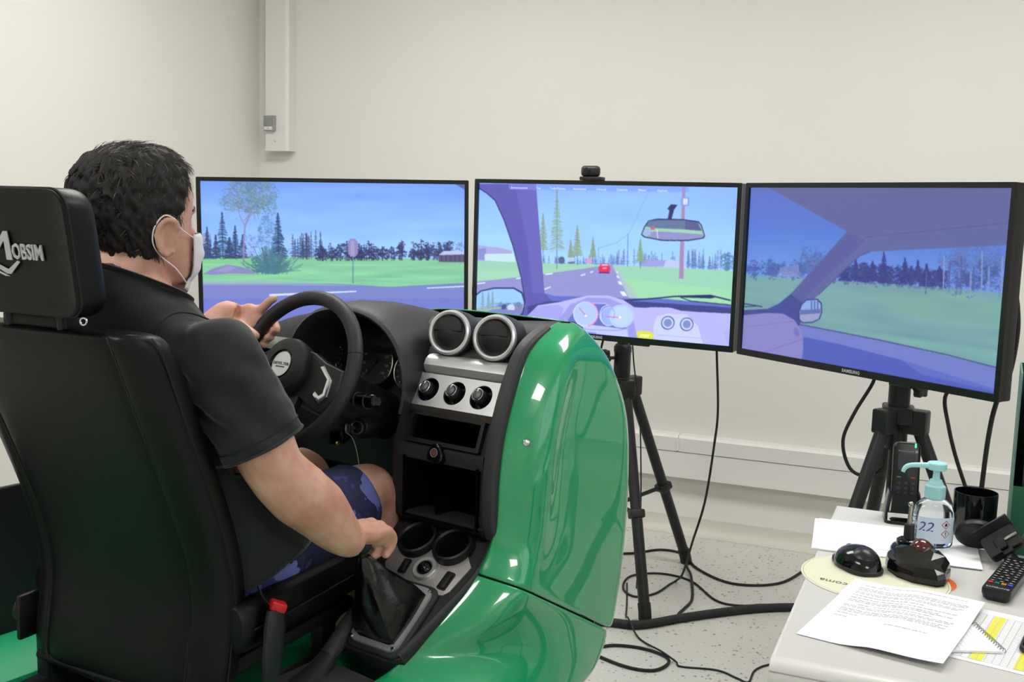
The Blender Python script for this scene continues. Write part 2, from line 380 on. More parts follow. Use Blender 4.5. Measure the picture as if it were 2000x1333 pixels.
def paint_left():
    c = Canvas(GW, GH, ((397, 355), (909, 361), (906, 629), (398, 622))); r = np.random.default_rng(3)
    c.vgrad(((0, (112, 152, 246)), (.2, (134, 178, 255)), (.5, (148, 196, 255)), (.62, (148, 196, 255)), (1, (148, 196, 255))))
    b = c.blotch(.022, 150, 26, 5); c.a += b[..., None]*np.array([1, .9, .5])
    def sky_tex(X, Y, sub): return sub*.93
    c.poly([(390, 495), (560, 497), (920, 505), (920, 640), (390, 640)], (128, 196, 150))
    g = c.blotch(.03, 90, 8, 9); msk = (c.a[..., 1] > c.a[..., 2]); c.a[msk] += (g[..., None]*np.array([.6, 1, .4]))[msk]
    # distant wood
    for k in range(15): c.spruce(570+r.random()*60, 502, 470-r.random()*25, 8, (46, 62, 104), r, 12)
    for k in range(70):
        x = 612+r.random()*270; 
        if 838 < x < 846 or 786 < x < 800: continue
        h = 12+20*r.random(); c.foliage(x, 503-h*.55, 6+4*r.random(), h*.6, (44, 48, 88), r, 34, 2.4, .75)
        c.line((x, 506), (x, 500-h), 1.2, (54, 52, 84))
    c.spruce(598.5, 503, 452, 9, (50, 62, 104), r, 18)
    for x in (850, 870, 890, 905): c.foliage(x, 488, 14, 18, (70, 78, 128), r, 90, 1.6, .6)
    c.poly([(856, 509), (857, 496), (866, 489), (900, 489), (909, 496), (909, 510)], (88, 78, 110)); c.poly([(856, 496), (866, 488), (900, 488), (909, 495)], (178, 190, 220))
    for x in range(862, 908, 9): c.line((x, 497), (x, 509), 2, (60, 54, 86))
    # village and trees at the left
    c.poly([(390, 455), (414, 453), (416, 470), (414, 502), (390, 503)], (84, 100, 160)); c.poly([(390, 474), (410, 478), (416, 452), (400, 452), (390, 455)], (140, 156, 205))
    for x, yt, w in ((408, 440, 12), (437, 413, 17), (461, 438, 12), (424, 455, 12), (450, 460, 14), (475, 455, 12)): c.spruce(x, 500, yt, w, (40, 60, 96), r, 34, (44, 52, 84), 1.6, .85, .05)
    c.foliage(487, 478, 18, 22, (124, 128, 190), r, 90, 3, .5)
    c.poly([(390, 500), (560, 500), (560, 512), (390, 508)], (124, 196, 132), .85)
    # big light tree
    tk = (134, 136, 168)
    c.pline([(476, 513), (477, 470), (480, 440), (488, 420)], 3.2, tk); c.pline([(480, 440), (470, 418), (466, 395)], 1.8, tk); c.pline([(488, 420), (500, 400), (498, 365)], 1.8, tk)
    c.pline([(488, 422), (512, 405), (525, 380)], 1.4, tk)
    for q in range(46):
        a = r.random()*2*PI; c.pline([(486, 412), (486+30*math.cos(a), 395+22*math.sin(a)), (486+56*math.cos(a+.2), 390+40*math.sin(a+.2))], .8, (112, 120, 150), .7)
    for cx, cy, rx, ry, n in ((470, 380, 34, 26, 360), (515, 378, 32, 24, 320), (492, 366, 40, 14, 300), (455, 396, 24, 16, 170), (520, 402, 24, 22, 220), (495, 400, 26, 18, 200)):
        c.foliage(cx, cy, rx, ry, (104, 142, 150), r, n, 2.3, .55); c.foliage(cx, cy, rx*.9, ry*.9, (78, 108, 140), r, n//3, 2., .5)
    # spruce and bush
    c.spruce(543, 500, 414, 19, (44, 66, 104), r, 46, (44, 50, 84), 1.8, .9, .05)
    c.foliage(522, 455, 18, 34, (92, 128, 168), r, 320, 2.6, .5)
    for q in range(210):
        a = r.uniform(-PI*.96, -PI*.04); L = 20+28*r.random(); x0 = 528+r.normal(0, 12); c.line((x0, 530-6*r.random()), (x0+L*.9*math.cos(a), 530+L*1.25*math.sin(a)), 1.5, (66+r.normal(0, 12), 112+r.normal(0, 16), 128+r.normal(0, 12)), .7)
    c.foliage(526, 508, 36, 20, (70, 112, 130), r, 420, 2.6, .5)
    c.poly([(398, 528), (418, 518), (445, 511), (470, 515), (492, 522), (497, 529), (450, 527), (420, 530)], (130, 130, 182)); c.poly([(420, 524), (446, 513), (462, 517), (446, 525)], (152, 150, 200), .7)
    c.blotch(.0, 50, 50, 1)
    # road
    c.poly([(390, 546), (640, 548), (760, 556), (920, 549), (920, 640), (390, 640)], (118, 126, 192)); c.poly([(390, 541), (520, 541), (640, 549), (700, 554), (560, 551), (390, 549)], (146, 168, 196), .6)
    c.poly([(390, 575), (920, 580), (920, 640), (390, 640)], (104, 112, 200), .6)
    c.poly([(524, 567), (693, 562.5), (693, 565), (524, 571)], (206, 220, 252)); c.poly([(832, 558), (909, 555), (909, 557.5), (832, 560)], (206, 220, 250))
    # sign
    c.line((686.5, 549), (687.5, 495), 2.2, (96, 132, 160)); c.poly([(678, 470), (682, 464), (692, 464), (697, 470), (697, 492), (692, 498), (682, 498), (678, 492)], (140, 130, 176)); c.poly([(683, 468), (690, 468), (690, 496), (683, 496)], (170, 164, 206), .6)
    c.poly([(888, 360), (909, 360), (909, 372)], (84, 96, 150))
    return c.out()
def paint_center():
    c = Canvas(GW, GH, ((938, 360), (1438, 366), (1423, 680), (931, 633))); r = np.random.default_rng(4)
    c.vgrad(((0, (134, 176, 255)), (.3, (152, 200, 255)), (.55, (164, 210, 255)), (1, (164, 210, 255))))
    b = c.blotch(.016, 160, 50, 5); c.a += b[..., None]
    # skyline
    for k in range(40): c.spruce(1060+r.random()*150, 519, 508-r.random()*10, 4, (96, 124, 190), r, 7, (100, 120, 180), .8)
    for k in range(46):
        x = 1200+r.random()*230; c.spruce(x, 520+(x-1200)*.05, 505-r.random()*18, 4.5, (90, 112, 184), r, 9, (96, 108, 170), .8)
    c.poly([(932, 480), (948, 482), (1004, 498), (1004, 520), (932, 512)], (156, 166, 226)); c.poly([(950, 484), (975, 485), (1000, 492), (1000, 500), (950, 497)], (166, 164, 214))
    c.poly([(936, 488), (950, 486), (952, 509), (936, 509)], (130, 138, 200)); c.poly([(948, 498), (1004, 497), (1006, 514), (948, 511)], (192, 224, 228))
    c.poly([(1245, 518), (1260, 508), (1300, 510), (1300, 522), (1245, 522)], (150, 154, 214)); c.poly([(1293, 522), (1295, 512), (1308, 508), (1322, 514), (1336, 516), (1336, 526), (1293, 526)], (186, 196, 244))
    # grass
    c.poly([(925, 511), (1060, 516), (1190, 519), (1300, 524), (1440, 531), (1440, 610), (1200, 590), (925, 560)], (150, 206, 176))
    c.poly([(925, 530), (1030, 528), (1130, 522), (1000, 545), (925, 550)], (166, 212, 178), .5)
    c.poly([(1215, 545), (1440, 570), (1440, 605), (1240, 590)], (158, 220, 160), .6)
    # road
    c.poly([(925, 553), (1040, 540), (1140, 526), (1186, 519), (1194, 519), (1210, 545), (1228, 590), (1232, 640), (925, 640)], (142, 142, 200))
    c.poly([(1192, 520), (1197, 520), (1226, 560), (1250, 590), (1228, 590)], (170, 190, 196), .8)
    for a in ((1199, 531, 1202, 535, 3), (1200.5, 540, 1203, 545, 4), (1203, 551, 1207, 558, 6), (1207, 571, 1213, 580, 9)):
        x0, y0, x1, y1, w = a; c.poly([(x0, y0), (x0+w, y0), (x1+w, y1), (x1, y1)], (226, 234, 255))
    for a, b in (((1132, 540), (1141, 537)), ((1062, 567), (1074, 562)), ((1150, 534), (1156, 532)), ((932, 556), (949, 554)), ((1008, 546), (1020, 544)), ((1064, 538), (1078, 536))): c.line(a, b, 2.4, (222, 232, 255))
    # trees by the road
    for x, yb, yt, w in ((1086, 528, 368, 15), (1059.5, 512, 418, 11), (1125, 520, 442, 11), (1112.5, 514, 470, 6), (1155.5, 516, 465, 7), (1247, 526, 468, 9)):
        c.spruce(x, yb, yt, w, (130, 158, 128), r, 64, (104, 112, 132), 1.3, .75, .25)
    c.ell(1095, 510, 6, 7, (82, 96, 134)); c.ell(1112, 512, 6, 5, (88, 104, 140)); c.poly([(1106, 505), (1120, 505), (1120, 512), (1106, 514)], (196, 214, 232), .8)
    for x, yb, yt, w in ((1341, 526, 490, 5), (1354, 527, 488, 5), (1369, 528, 498, 5), (1382, 529, 502, 5), (1393, 530, 500, 5)): c.spruce(x, yb, yt, w, (84, 110, 168), r, 20, (100, 104, 150), 1., .8)
    c.foliage(1416, 512, 13, 18, (74, 112, 148), r, 160, 2.4, .7); c.foliage(1398, 505, 7, 16, (140, 160, 200), r, 60, 2, .5)
    c.poly([(1143, 506), (1152, 505), (1153, 516), (1143, 516)], (210, 150, 190)); c.line((1166, 517), (1166, 485), 1.2, (120, 140, 200))
    c.line((1222, 522), (1223, 458), 1.8, (112, 136, 190)); c.pline([(1264, 371), (1240, 425), (1223, 459), (1200, 476), (1166, 486)], .9, (124, 156, 230))
    # pole
    c.poly([(1322, 546), (1331, 546), (1334, 366), (1328, 366)], (158, 132, 176)); c.poly([(1325.5, 387), (1342, 386), (1342, 403), (1325.5, 404)], (132, 152, 220)); c.poly([(1330, 389), (1338, 389), (1338, 400), (1330, 400)], (224, 234, 255))
    for i in range(3): c.line((1331.5, 391.5+i*3.2), (1336.5, 391.5+i*3.2), .9, (150, 170, 220))
    # red car
    c.poly([(1167, 533), (1166, 524), (1169, 520), (1172, 516), (1184, 516), (1187, 520), (1189, 524), (1188, 533)], (220, 44, 78)); c.poly([(1171, 521), (1173, 517), (1183, 517), (1186, 521)], (206, 176, 222)); c.line((1167, 534), (1188, 534.5), 2.4, (74, 40, 92)); c.poly([(1174, 524), (1182, 524), (1182, 527), (1174, 527)], (255, 150, 170))
    # roof pillar
    pil = (88, 84, 168)
    c.poly([(935, 362), (1046, 362), (1051, 430), (1058, 520), (1062, 574), (1075, 582), (1130, 588), (1110, 620), (1040, 640), (1010, 640), (1026, 598), (1018, 545), (1002, 482), (985, 432), (968, 394), (952, 380), (935, 369)], pil)
    c.poly([(1006, 366), (1046, 366), (1054, 480), (1060, 574), (1040, 574), (1030, 480)], (108, 106, 190), .5)
    c.pline([(935, 369), (952, 380), (968, 394), (985, 432), (1002, 482), (1018, 545), (1025, 590)], 2.4, (52, 54, 112))
    # door mirror
    c.poly([(925, 582), (940, 569), (965, 563), (1004, 563), (1020, 572), (1026, 592), (1022, 615), (1000, 640), (925, 640)], (44, 56, 110))
    mir = [(926, 584), (942, 571), (966, 566), (1003, 566), (1018, 575), (1023, 593), (1019, 612), (998, 640), (926, 640)]
    c.poly(mir, (150, 196, 250)); c.poly([(926, 604), (960, 600), (1023, 597), (1019, 612), (998, 640), (926, 640)], (148, 176, 176)); c.poly([(926, 616), (965, 606), (1020, 601), (1018, 614), (998, 640), (926, 640)], (124, 126, 190))
    for x in (944, 955, 963): c.spruce(x, 606, 570, 6, (116, 150, 148), r, 26, (110, 124, 140), 1., .7)
    for k in range(22): c.foliage(968+r.random()*52, 597, 4, 5, (92, 122, 158), r, 10, 2, .6)
    c.poly([(980, 597), (989, 596), (989, 605), (980, 606)], (70, 76, 130)); c.poly([(991, 600), (995, 596), (1002, 596), (1005, 600), (1005, 607), (992, 607)], (196, 206, 240))
    # dash top and wiper
    c.poly([(1062, 574), (1082, 580), (1140, 581), (1210, 584), (1300, 586), (1440, 600), (1440, 616), (1200, 600), (1080, 592)], (92, 104, 196))
    c.poly([(1070, 590), (1210, 591), (1230, 590), (1440, 604), (1440, 618), (1240, 602), (1120, 605), (1060, 606), (1030, 620), (1030, 600)], (58, 60, 124))
    c.pline([(1205, 590), (1285, 584), (1312, 581), (1384, 579), (1424, 589)], 2.6, (34, 40, 86)); c.poly([(1300, 581), (1384, 578), (1396, 582), (1386, 585), (1330, 583)], (34, 40, 86)); c.pline([(1326, 583), (1345, 590), (1424, 598)], 1.6, (34, 40, 86))
    # dash body
    dash = (182, 180, 242)
    c.poly([(1028, 620), (1050, 598), (1090, 592), (1120, 585), (1145, 579), (1185, 579), (1215, 588), (1240, 605), (1270, 602), (1305, 603), (1330, 610), (1440, 616), (1440, 690), (1020, 690)], dash)
    c.poly([(1028, 622), (1050, 600), (1090, 597), (1100, 604), (1085, 640), (1030, 650)], (160, 158, 230)); c.poly([(1330, 610), (1440, 617), (1440, 690), (1380, 690), (1360, 640)], (176, 178, 242))
    c.poly([(1085, 660), (1092, 622), (1112, 597), (1145, 583), (1185, 584), (1213, 596), (1232, 620), (1242, 660), (1238, 670), (1226, 668), (1222, 640), (1205, 610), (1180, 594), (1150, 593), (1120, 604), (1106, 630), (1100, 665)], (150, 150, 224))
    c.poly([(1100, 655), (1108, 626), (1122, 605), (1150, 595), (1180, 596), (1204, 612), (1220, 640), (1222, 660)], (96, 108, 190))
    c.poly([(1103, 640), (1122, 633), (1180, 640), (1221, 646), (1224, 660), (1222, 690), (1100, 690)], (188, 196, 250))
    for cx, cy, rx, ry, col in ((1183, 617, 15, 19, (128, 146, 220)), (1141.5, 615, 24, 24, (174, 196, 252)), (1210, 620, 24, 23, (182, 202, 252)), (1186, 620, 16, 19, (150, 176, 240))):
        c.ell(cx, cy, rx, ry, (216, 226, 255)); c.ell(cx, cy, rx-1.4, ry-1.4, col)
    c.ell(1211, 620, 24, 23, (180, 202, 252)); c.ell(1211, 620, 20, 18, (190, 212, 254), .6)
    for k in range(22):
        a = math.radians(150+12*k); c.line((1185+13*math.cos(a), 615+16*math.sin(a)), (1185+11*math.cos(a), 615+13.5*math.sin(a)), .9, (80, 90, 160))
    a = np.linspace(-1.2, 1.4, 14); c.pline([(1141.5+24*math.cos(t), 615+24*math.sin(t)) for t in a], 2, (238, 120, 178))
    c.line((1129, 603), (1141, 618), 1.4, (230, 80, 130)); c.line((1180, 620), (1208, 622.5), 1.6, (238, 90, 130)); c.ell(1142, 619, 2, 2, (255, 255, 255)); c.ell(1208, 622, 2.3, 2.3, (255, 255, 255))
    c.poly([(1112, 648), (1162, 652), (1162, 668), (1112, 662)], (116, 128, 214)); c.poly([(1162, 652), (1210, 662), (1228, 680), (1162, 676)], (168, 176, 240))
    c.pline([(1108, 640), (1150, 646), (1200, 648), (1222, 644)], 2, (150, 156, 224))
    c.poly([(1274, 690), (1273, 640), (1280, 620), (1300, 615), (1340, 617), (1362, 640), (1374, 690)], (198, 204, 254)); c.pline([(1340, 617), (1362, 640), (1374, 690)], 1., (160, 166, 230))
    for cx, cy in ((1301, 633), (1338, 636)):
        c.ell(cx, cy, 13, 13.5, (58, 70, 110), rotd=20); c.ell(cx, cy, 11.3, 11.6, (200, 210, 250)); c.ell(cx, cy, 8, 8, (122, 138, 196))
    c.pline([(1281, 657), (1368, 664)], 1, (160, 170, 225)); 
    for x in (1297, 1303, 1309, 1316, 1345, 1352, 1360, 1365): c.poly([(x-2, 669+(x-1297)*.085), (x+2, 669+(x-1297)*.085), (x+2, 675+(x-1297)*.09), (x-2, 675+(x-1297)*.09)], (50, 56, 96))
    c.ell(1330, 674, 4, 2.4, (236, 96, 130)); c.poly([(1408, 648), (1430, 650), (1430, 682), (1420, 680)], (160, 168, 234), .6)
    # start button
    c.poly([(1246, 648), (1268, 650), (1273, 656), (1273, 662), (1268, 665), (1246, 663), (1240, 658), (1240, 652)], (216, 222, 66))
    # inner mirror
    c.poly([(1299, 409), (1306, 400), (1319, 401), (1312, 411), (1307, 430), (1300, 429), (1303, 412)], (44, 46, 90))
    m0 = [(1248, 460), (1254, 444), (1262, 432), (1280, 428), (1330, 429), (1360, 433), (1366, 440), (1373, 462), (1370, 467), (1340, 472), (1290, 472), (1254, 465)]
    c.poly(m0, (40, 46, 90)); cx, cy = 1311, 451
    m1 = [((x-cx)*.965+cx, (y-cy)*.88+cy) for x, y in m0]
    c.poly(m1, (150, 202, 170)); c.poly([(1262, 433), (1280, 431), (1330, 431), (1358, 435), (1366, 452), (1330, 449), (1276, 447), (1258, 444)], (96, 112, 150))
    c.poly([(1334, 432), (1358, 435), (1367, 452), (1334, 449)], (80, 82, 132), .8); c.poly([(1276, 453), (1330, 456), (1369, 459), (1369, 464), (1340, 469), (1290, 469), (1254, 462), (1266, 455)], (140, 138, 196))
    c.poly([(1252, 459), (1255, 449), (1263, 447), (1268, 452), (1266, 461), (1256, 463)], (150, 176, 220)); c.poly([(1266, 443), (1274, 443), (1275, 450), (1267, 450)], (190, 90, 130)); c.pline([(1279, 450), (1281, 468)], 1.6, (224, 230, 250), .8)
    # menu bar
    c.poly([(994, 361), (1340, 364), (1340, 376), (994, 373)], (116, 140, 236), .5); c.poly([(994, 361), (1046, 361), (1046, 373), (994, 373)], (120, 118, 206), .6)
    return c.out()
def paint_right():
    c = Canvas(GW, GH, ((1467, 367), (1980, 367), (1944, 768), (1450, 681))); r = np.random.default_rng(5)
    c.vgrad(((0, (96, 112, 202)), (.25, (88, 122, 220)), (.5, (112, 150, 236)), (1, (112, 150, 236))))
    c.poly([(1450, 538), (1560, 545), (1620, 549), (1800, 560), (1960, 575), (1960, 730), (1800, 690), (1450, 630)], (122, 166, 172))
    g = c.blotch(.025, 120, 14, 9); msk = (c.a[..., 1] > c.a[..., 2]*.93) & (c.a[..., 1] > .55); c.a[msk] += (g[..., None]*np.array([.5, 1, .3]))[msk]
    c.poly([(1690, 560), (1960, 590), (1960, 640), (1740, 610)], (126, 172, 160), .5)
    for k in range(50):
        x = 1462+r.random()*150; c.foliage(x, 530-8*r.random(), 6, 16*r.random()+6, (72, 92, 170), r, 26, 2.6, .6)
    c.poly([(1520, 540), (1525, 523), (1560, 517), (1566, 543)], (150, 152, 210), .6)
    for k in range(26): c.foliage(1568+r.random()*50, 515+10*r.normal(), 9, 14, (86, 104, 172), r, 26, 2.6, .6)
    for k in range(120):
        x = 1622+r.random()*225; c.foliage(x, 534+(x-1622)*.07-6*r.random(), 6, 20, (52, 60, 132), r, 24, 3, .7)
    for x, yt in ((1672, 502), (1705, 510), (1727, 492), (1768, 503), (1793, 508), (1810, 515), (1650, 520), (1835, 520)): c.spruce(x, 550, yt, 12, (52, 58, 132), r, 22, (50, 54, 120), 2.4, .8)
    for k in range(60): c.foliage(1836+r.random()*120, 505+14*r.normal(), 12, 14, (92, 112, 180), r, 30, 2.2, .5)
    for k in range(40): c.foliage(1852+r.random()*110, 540+14*r.normal(), 10, 14, (66, 80, 152), r, 30, 2.6, .55)
    for x, y0, y1 in ((1808, 575, 530), (1842, 578, 500), (1853, 572, 510), (1894, 585, 530), (1916, 578, 490), (1929, 576, 520), (1876, 572, 500), (1955, 580, 500), (1900, 570, 520), (1868, 574, 540)): c.line((x, y0), (x+2, y1), 2.2, (84, 92, 156) if y0 < 576 else (140, 156, 206))
    c.poly([(1620, 547), (1850, 562), (1960, 572), (1960, 584), (1840, 572), (1620, 551)], (116, 158, 166), .5)
    # headliner, pillar
    roof = (96, 100, 160)
    c.poly([(1488, 360), (1985, 360), (1985, 478), (1960, 479), (1780, 488), (1700, 492), (1680, 500), (1660, 518), (1600, 576), (1575, 600), (1560, 625), (1555, 640), (1525, 640), (1520, 602), (1545, 575), (1655, 453), (1652, 448)], roof)
    c.poly([(1488, 360), (1985, 360), (1985, 434), (1690, 464), (1655, 453)], (98, 98, 158), .9); c.pline([(1690, 464), (1985, 434)], 1.2, (84, 80, 150))
    c.pline([(1700, 492), (1680, 500), (1660, 518), (1600, 576)], 1.6, (76, 78, 150)); c.poly([(1655, 453), (1600, 516), (1545, 575), (1530, 600), (1560, 600), (1600, 556), (1660, 500), (1690, 470)], (84, 84, 160), .6)
    # dash left and door
    c.poly([(1445, 607), (1500, 604), (1522, 594), (1545, 575), (1580, 600), (1560, 640), (1545, 640), (1535, 622), (1500, 612), (1445, 617)], (66, 70, 150))
    c.pline([(1455, 594), (1490, 600)], 2, (50, 54, 120)); c.pline([(1455, 600), (1478, 599)], 1.6, (50, 54, 120))
    c.poly([(1562, 634), (1600, 641), (1720, 664), (1960, 721), (1960, 790), (1560, 720)], (118, 124, 208)); c.poly([(1570, 658), (1640, 672), (1760, 702), (1950, 760), (1950, 800), (1560, 726), (1570, 690)], (80, 92, 190)); c.pline([(1562, 634), (1600, 641), (1720, 664), (1850, 692), (1952, 718)], 1.6, (60, 64, 130))
    c.poly([(1760, 702), (1950, 752), (1950, 764), (1800, 730)], (112, 124, 214), .5)
    dp = [(1445, 617), (1500, 612), (1530, 613), (1552, 625), (1566, 645), (1570, 668), (1566, 700), (1555, 712), (1440, 690)]
    c.poly(dp, (142, 132, 206)); c.pline([(1450, 640), (1500, 634), (1550, 628)], 1, (120, 112, 190)); c.pline([(1490, 690), (1530, 676), (1570, 662)], 1, (112, 106, 184)); c.ell(1557, 649, 5, 9, (120, 112, 190), rotd=-20)
    # mirror
    mi = [(1560, 610), (1566, 594), (1576, 585), (1598, 584), (1606, 592), (1607, 610), (1602, 624), (1588, 631), (1568, 632), (1561, 624)]
    c.poly(mi, (52, 58, 130)); m1 = [((x-1584)*.9+1584, (y-608)*.9+608) for x, y in mi]; c.poly(m1, (142, 170, 236)); c.poly([(1564, 606), (1604, 604), (1603, 616), (1563, 616)], (96, 112, 176)); c.poly([(1563, 615), (1604, 612), (1600, 623), (1588, 628), (1568, 629), (1563, 624)], (160, 158, 206))
    for x in (1586, 1592, 1598): c.line((x, 612), (x, 588), 3, (88, 106, 172))
    # dimmer seen on this panel
    c.a *= np.array([.90, .93, .90])
    return c.out()
screenm = bpy.data.materials.new('screen_picture'); screenm.use_nodes = True
def build_screen_mat():
    nt = screenm.node_tree; b = nt.nodes['Principled BSDF']
    b.inputs['Base Color'].default_value = (.006, .006, .008, 1); b.inputs['Roughness'].default_value = .35; b.inputs['Specular IOR Level'].default_value = .3
    v = nt.nodes.new('ShaderNodeVertexColor'); v.layer_name = 'picture'
    nt.links.new(v.outputs['Color'], b.inputs['Emission Color']); b.inputs['Emission Strength'].default_value = 1.16*2**(-EXPOSURE)
build_screen_mat()
def screen_mesh(w, h, z0, pic):
    me = bpy.data.meshes.new('screen'); gw, gh = GW, GH
    X, Z = np.meshgrid((np.arange(gw)+.5)/gw, (np.arange(gh)+.5)/gh)
    X = (X-X[0, 0])/(X[0, -1]-X[0, 0]); Z = (Z-Z[0, 0])/(Z[-1, 0]-Z[0, 0])
    co = np.zeros((gh*gw, 3)); co[:, 0] = (X.ravel()-.5)*w; co[:, 2] = z0+h*(1-Z.ravel())
    i = (np.arange(gh-1)[:, None]*gw+np.arange(gw-1)[None, :]).ravel()
    q = np.stack([i, i+gw, i+gw+1, i+1], 1)
    me.vertices.add(len(co)); me.vertices.foreach_set('co', co.ravel())
    me.loops.add(q.size); me.loops.foreach_set('vertex_index', q.ravel().astype(np.int32))
    me.polygons.add(len(q)); me.polygons.foreach_set('loop_start', np.arange(0, q.size, 4, dtype=np.int32)); me.update(calc_edges=True)
    at = me.color_attributes.new('picture', 'FLOAT_COLOR', 'POINT')
    at.data.foreach_set('color', np.c_[pic.reshape(-1, 3), np.ones(gw*gh)].ravel().astype(np.float32))
    return me
bezelm = mat('monitor_bezel', '#0e0e10', .35)
brandm = mat('brand_print', '#b9bcc0', .4)
MON_Z0, MON_H = .935, .523
def monitor(mx, my, yaw, W, pic, label, roll=0., zoff=0.):
    t = empty('monitor', (mx, my, MON_Z0+zoff), math.radians(yaw), label, 'monitor', 'row of three driving-view monitors')
    t.rotation_euler = (0, math.radians(roll), math.radians(yaw))
    bz, bb = .014, .019
    out = rrect(W, MON_H, .004, 3); inn = rrect(W-2*bz, MON_H-bz-bb, .001, 3, 0, (bb-bz)/2)
    M_ = tr(0, 0, MON_H/2) @ rot(90, 'X')
    obj('bezel', xf(ring_plate(out, inn, -.006, .008), M_), bezelm, t)
    obj('housing', join(box(0, .022, MON_H/2, W-.001, .04, MON_H-.001, .004), box(0, .05, MON_H*.45, W*.62, .03, MON_H*.6, .012)), BLACK, t)
    so = obj('screen', screen_mesh(W-2*bz, MON_H-bz-bb, bb, pic), screenm, t, smooth=False)
    so.location = (0, .0005, 0)
    obj('brand_lettering', xf(text_part('SAMSUNG', .0125, .0003, spacing=1.1, bold=.0004), tr(0, -.0086, bb*.5) @ rot(90, 'X')), brandm, t, False)
    obj('sensor_bump', box(.27*0+.16, -.001, -.003, .07, .012, .008, .003), BLACK, t)
    return t
monL = monitor(-1.998, 3.187, 28.94, .928, paint_left(), 'monitor behind the steering wheel showing leafy tree and road sign', -1.0, -.014)
monC = monitor(-1.097, 3.351, -6.0, .948, paint_center(), 'middle monitor showing a road, red car and rear-view mirror')
monR = monitor(-.246, 3.027, -35.46, .889, paint_right(), 'monitor showing the passenger window view with grey roof pillar')
# lettering on the centre picture: menu words and the start button
glow = mat('screen_white', '#c9dcff', .5, emit=.75)
def screen_word(s, px, size, zc, m_=glow, **k):
    obj('menu_word', xf(text_part(s, size, .0, **k), tr(px, -.0002, zc) @ rot(90, 'X')), m_, monC, False)
_zm = MON_H-.014-.014
for s_, fx in (('Environnement', .172), ('Vue', .252), ('Trafic/Piétons', .330), ('Animations', .418), ('Véhicule', .503), ('Contrôle', .583), ('Météo', .658), ('Options', .732)):
    screen_word(s_, (fx-.5)*.92, .0105, _zm)
screen_word('START', .1765, .0105, .0275, mat('screen_cream', '#f6f6c0', .5, emit=.8), bold=.0003)
# ---- webcam
t = empty('webcam', (0, 0, 0), 0, 'small black webcam perched on top edge of middle monitor', 'webcam')
t.location = (-1.133, 3.345, MON_Z0+MON_H); t.rotation_euler = (0, 0, math.radians(-6))
obj('webcam_body', box(0, .004, .030, .064, .03, .036, .012, 4), BLACK, t)
obj('lens', xf(join(lathe([(.0, 0), (.011, 0), (.011, .004), (.009, .006), (0, .006)], 20)), tr(-.008, -.0105, .031) @ rot(90, 'X')), BLACKG, t)
obj('status_patch', box(-.022, -.0115, .031, .005, .002, .014, .001), mat('webcam_red', '#6a3a30', .4), t)
obj('clip', box(.004, .010, .0065, .074, .045, .012, .003), BLACK, t)
# ================================================================== tripods
def tripod(px, py, hub, feet, top, bracket_to, label, knob_side):
    t = empty('tripod_stand', (px, py, 0), 0, label, 'stand', 'monitor tripod stands')
    obj('pole', lathe([(.021, hub-.06), (.021, top)], 20), BLACK, t)
    obj('outer_tube', lathe([(.03, hub-.09), (.03, hub+.12), (.032, hub+.121), (.032, hub+.14), (.025, hub+.15)], 20), BLACK, t)
    obj('hub', join(box(0, 0, hub+.01, .085, .085, .05, .008), *[xf(box(.05, 0, hub-.005, .07, .05, .07, .006), rot(math.degrees(math.atan2(fy, fx)), 'Z')) for fx, fy in feet]), BLACK, t)
    for fx, fy in feet:
        L = math.hypot(fx, fy); e = Vector((fx/L, fy/L, 0)); a = e*.06+Vector((0, 0, hub-.02)); b = e*L+Vector((0, 0, .012))
        d = (b-a).normalized()
        lg = obj('leg', tube([a, a.lerp(b, .5), b], .0195, 14, 1), BLACK, t)
        obj('rubber_foot', tube([b-d*.05, b-d*.02, b+Vector((0, 0, -.011))], .0225, 14, 1), RUBBER, lg)
        mid = a.lerp(b, .55); low = Vector((0, 0, .30))
        obj('brace', tube([mid, low], .008, 8, 1), BLACK, t)
        obj('brace_clip', xf(box(0, 0, 0, .05, .05, .03, .006), look_frame(mid, d)), BLACK, t)
    obj('collar', lathe([(.026, .28), (.026, .32)], 16), BLACK, t)
    obj('lower_tube', lathe([(.018, .28), (.018, hub)], 14), BLACK, t)
    k = [(.029*(1+.16*math.cos(6*a))*math.cos(a), .029*(1+.16*math.cos(6*a))*math.sin(a)) for a in np.linspace(0, 2*PI, 48, endpoint=False)]
    obj('star_knob', join(xf(prism(k, 0, .022, .004), look_frame(Vector((0, 0, hub+.1))+Vector(knob_side)*.055, knob_side)), tube([Vector((0, 0, hub+.1)), Vector((0, 0, hub+.1))+Vector(knob_side)*.06], .006, 8, 1)), BLACK, t)
    bx_, by_ = bracket_to[0]-px, bracket_to[1]-py; L = math.hypot(bx_, by_); ang = math.degrees(math.atan2(by_, bx_))
    obj('mount_bracket', xf(join(box(L/2, 0, top-.04, L, .05, .05, .005), box(L-.01, 0, top-.04, .012, .22, .22, .003)), rot(ang, 'Z')), BLACK, t)
    return t
def behind(m_, d):
    a = m_.rotation_euler.z; return (m_.location.x-math.sin(a)*d, m_.location.y+math.cos(a)*d)
tripod(-1.085, 3.64, .74, [(.207, -.30), (.19, .352), (-.39, .02)], 1.24, behind(monC, .078), 'black tripod stand carrying the middle monitor beside green bodywork', (-.77, -.63, 0))
tripod(-.128, 3.19, .80, [(-.22, -.33), (.38, -.1), (-.12, .37)], 1.24, behind(monR, .078), 'black tripod stand carrying the monitor over the desk', (.85, -.5, 0))
tripod(-2.1, 3.37, .74, [(.2, -.33), (.2, .33), (-.39, 0)], 1.23, behind(monL, .078), 'black tripod stand carrying the monitor before the driver', (.8, .6, 0))
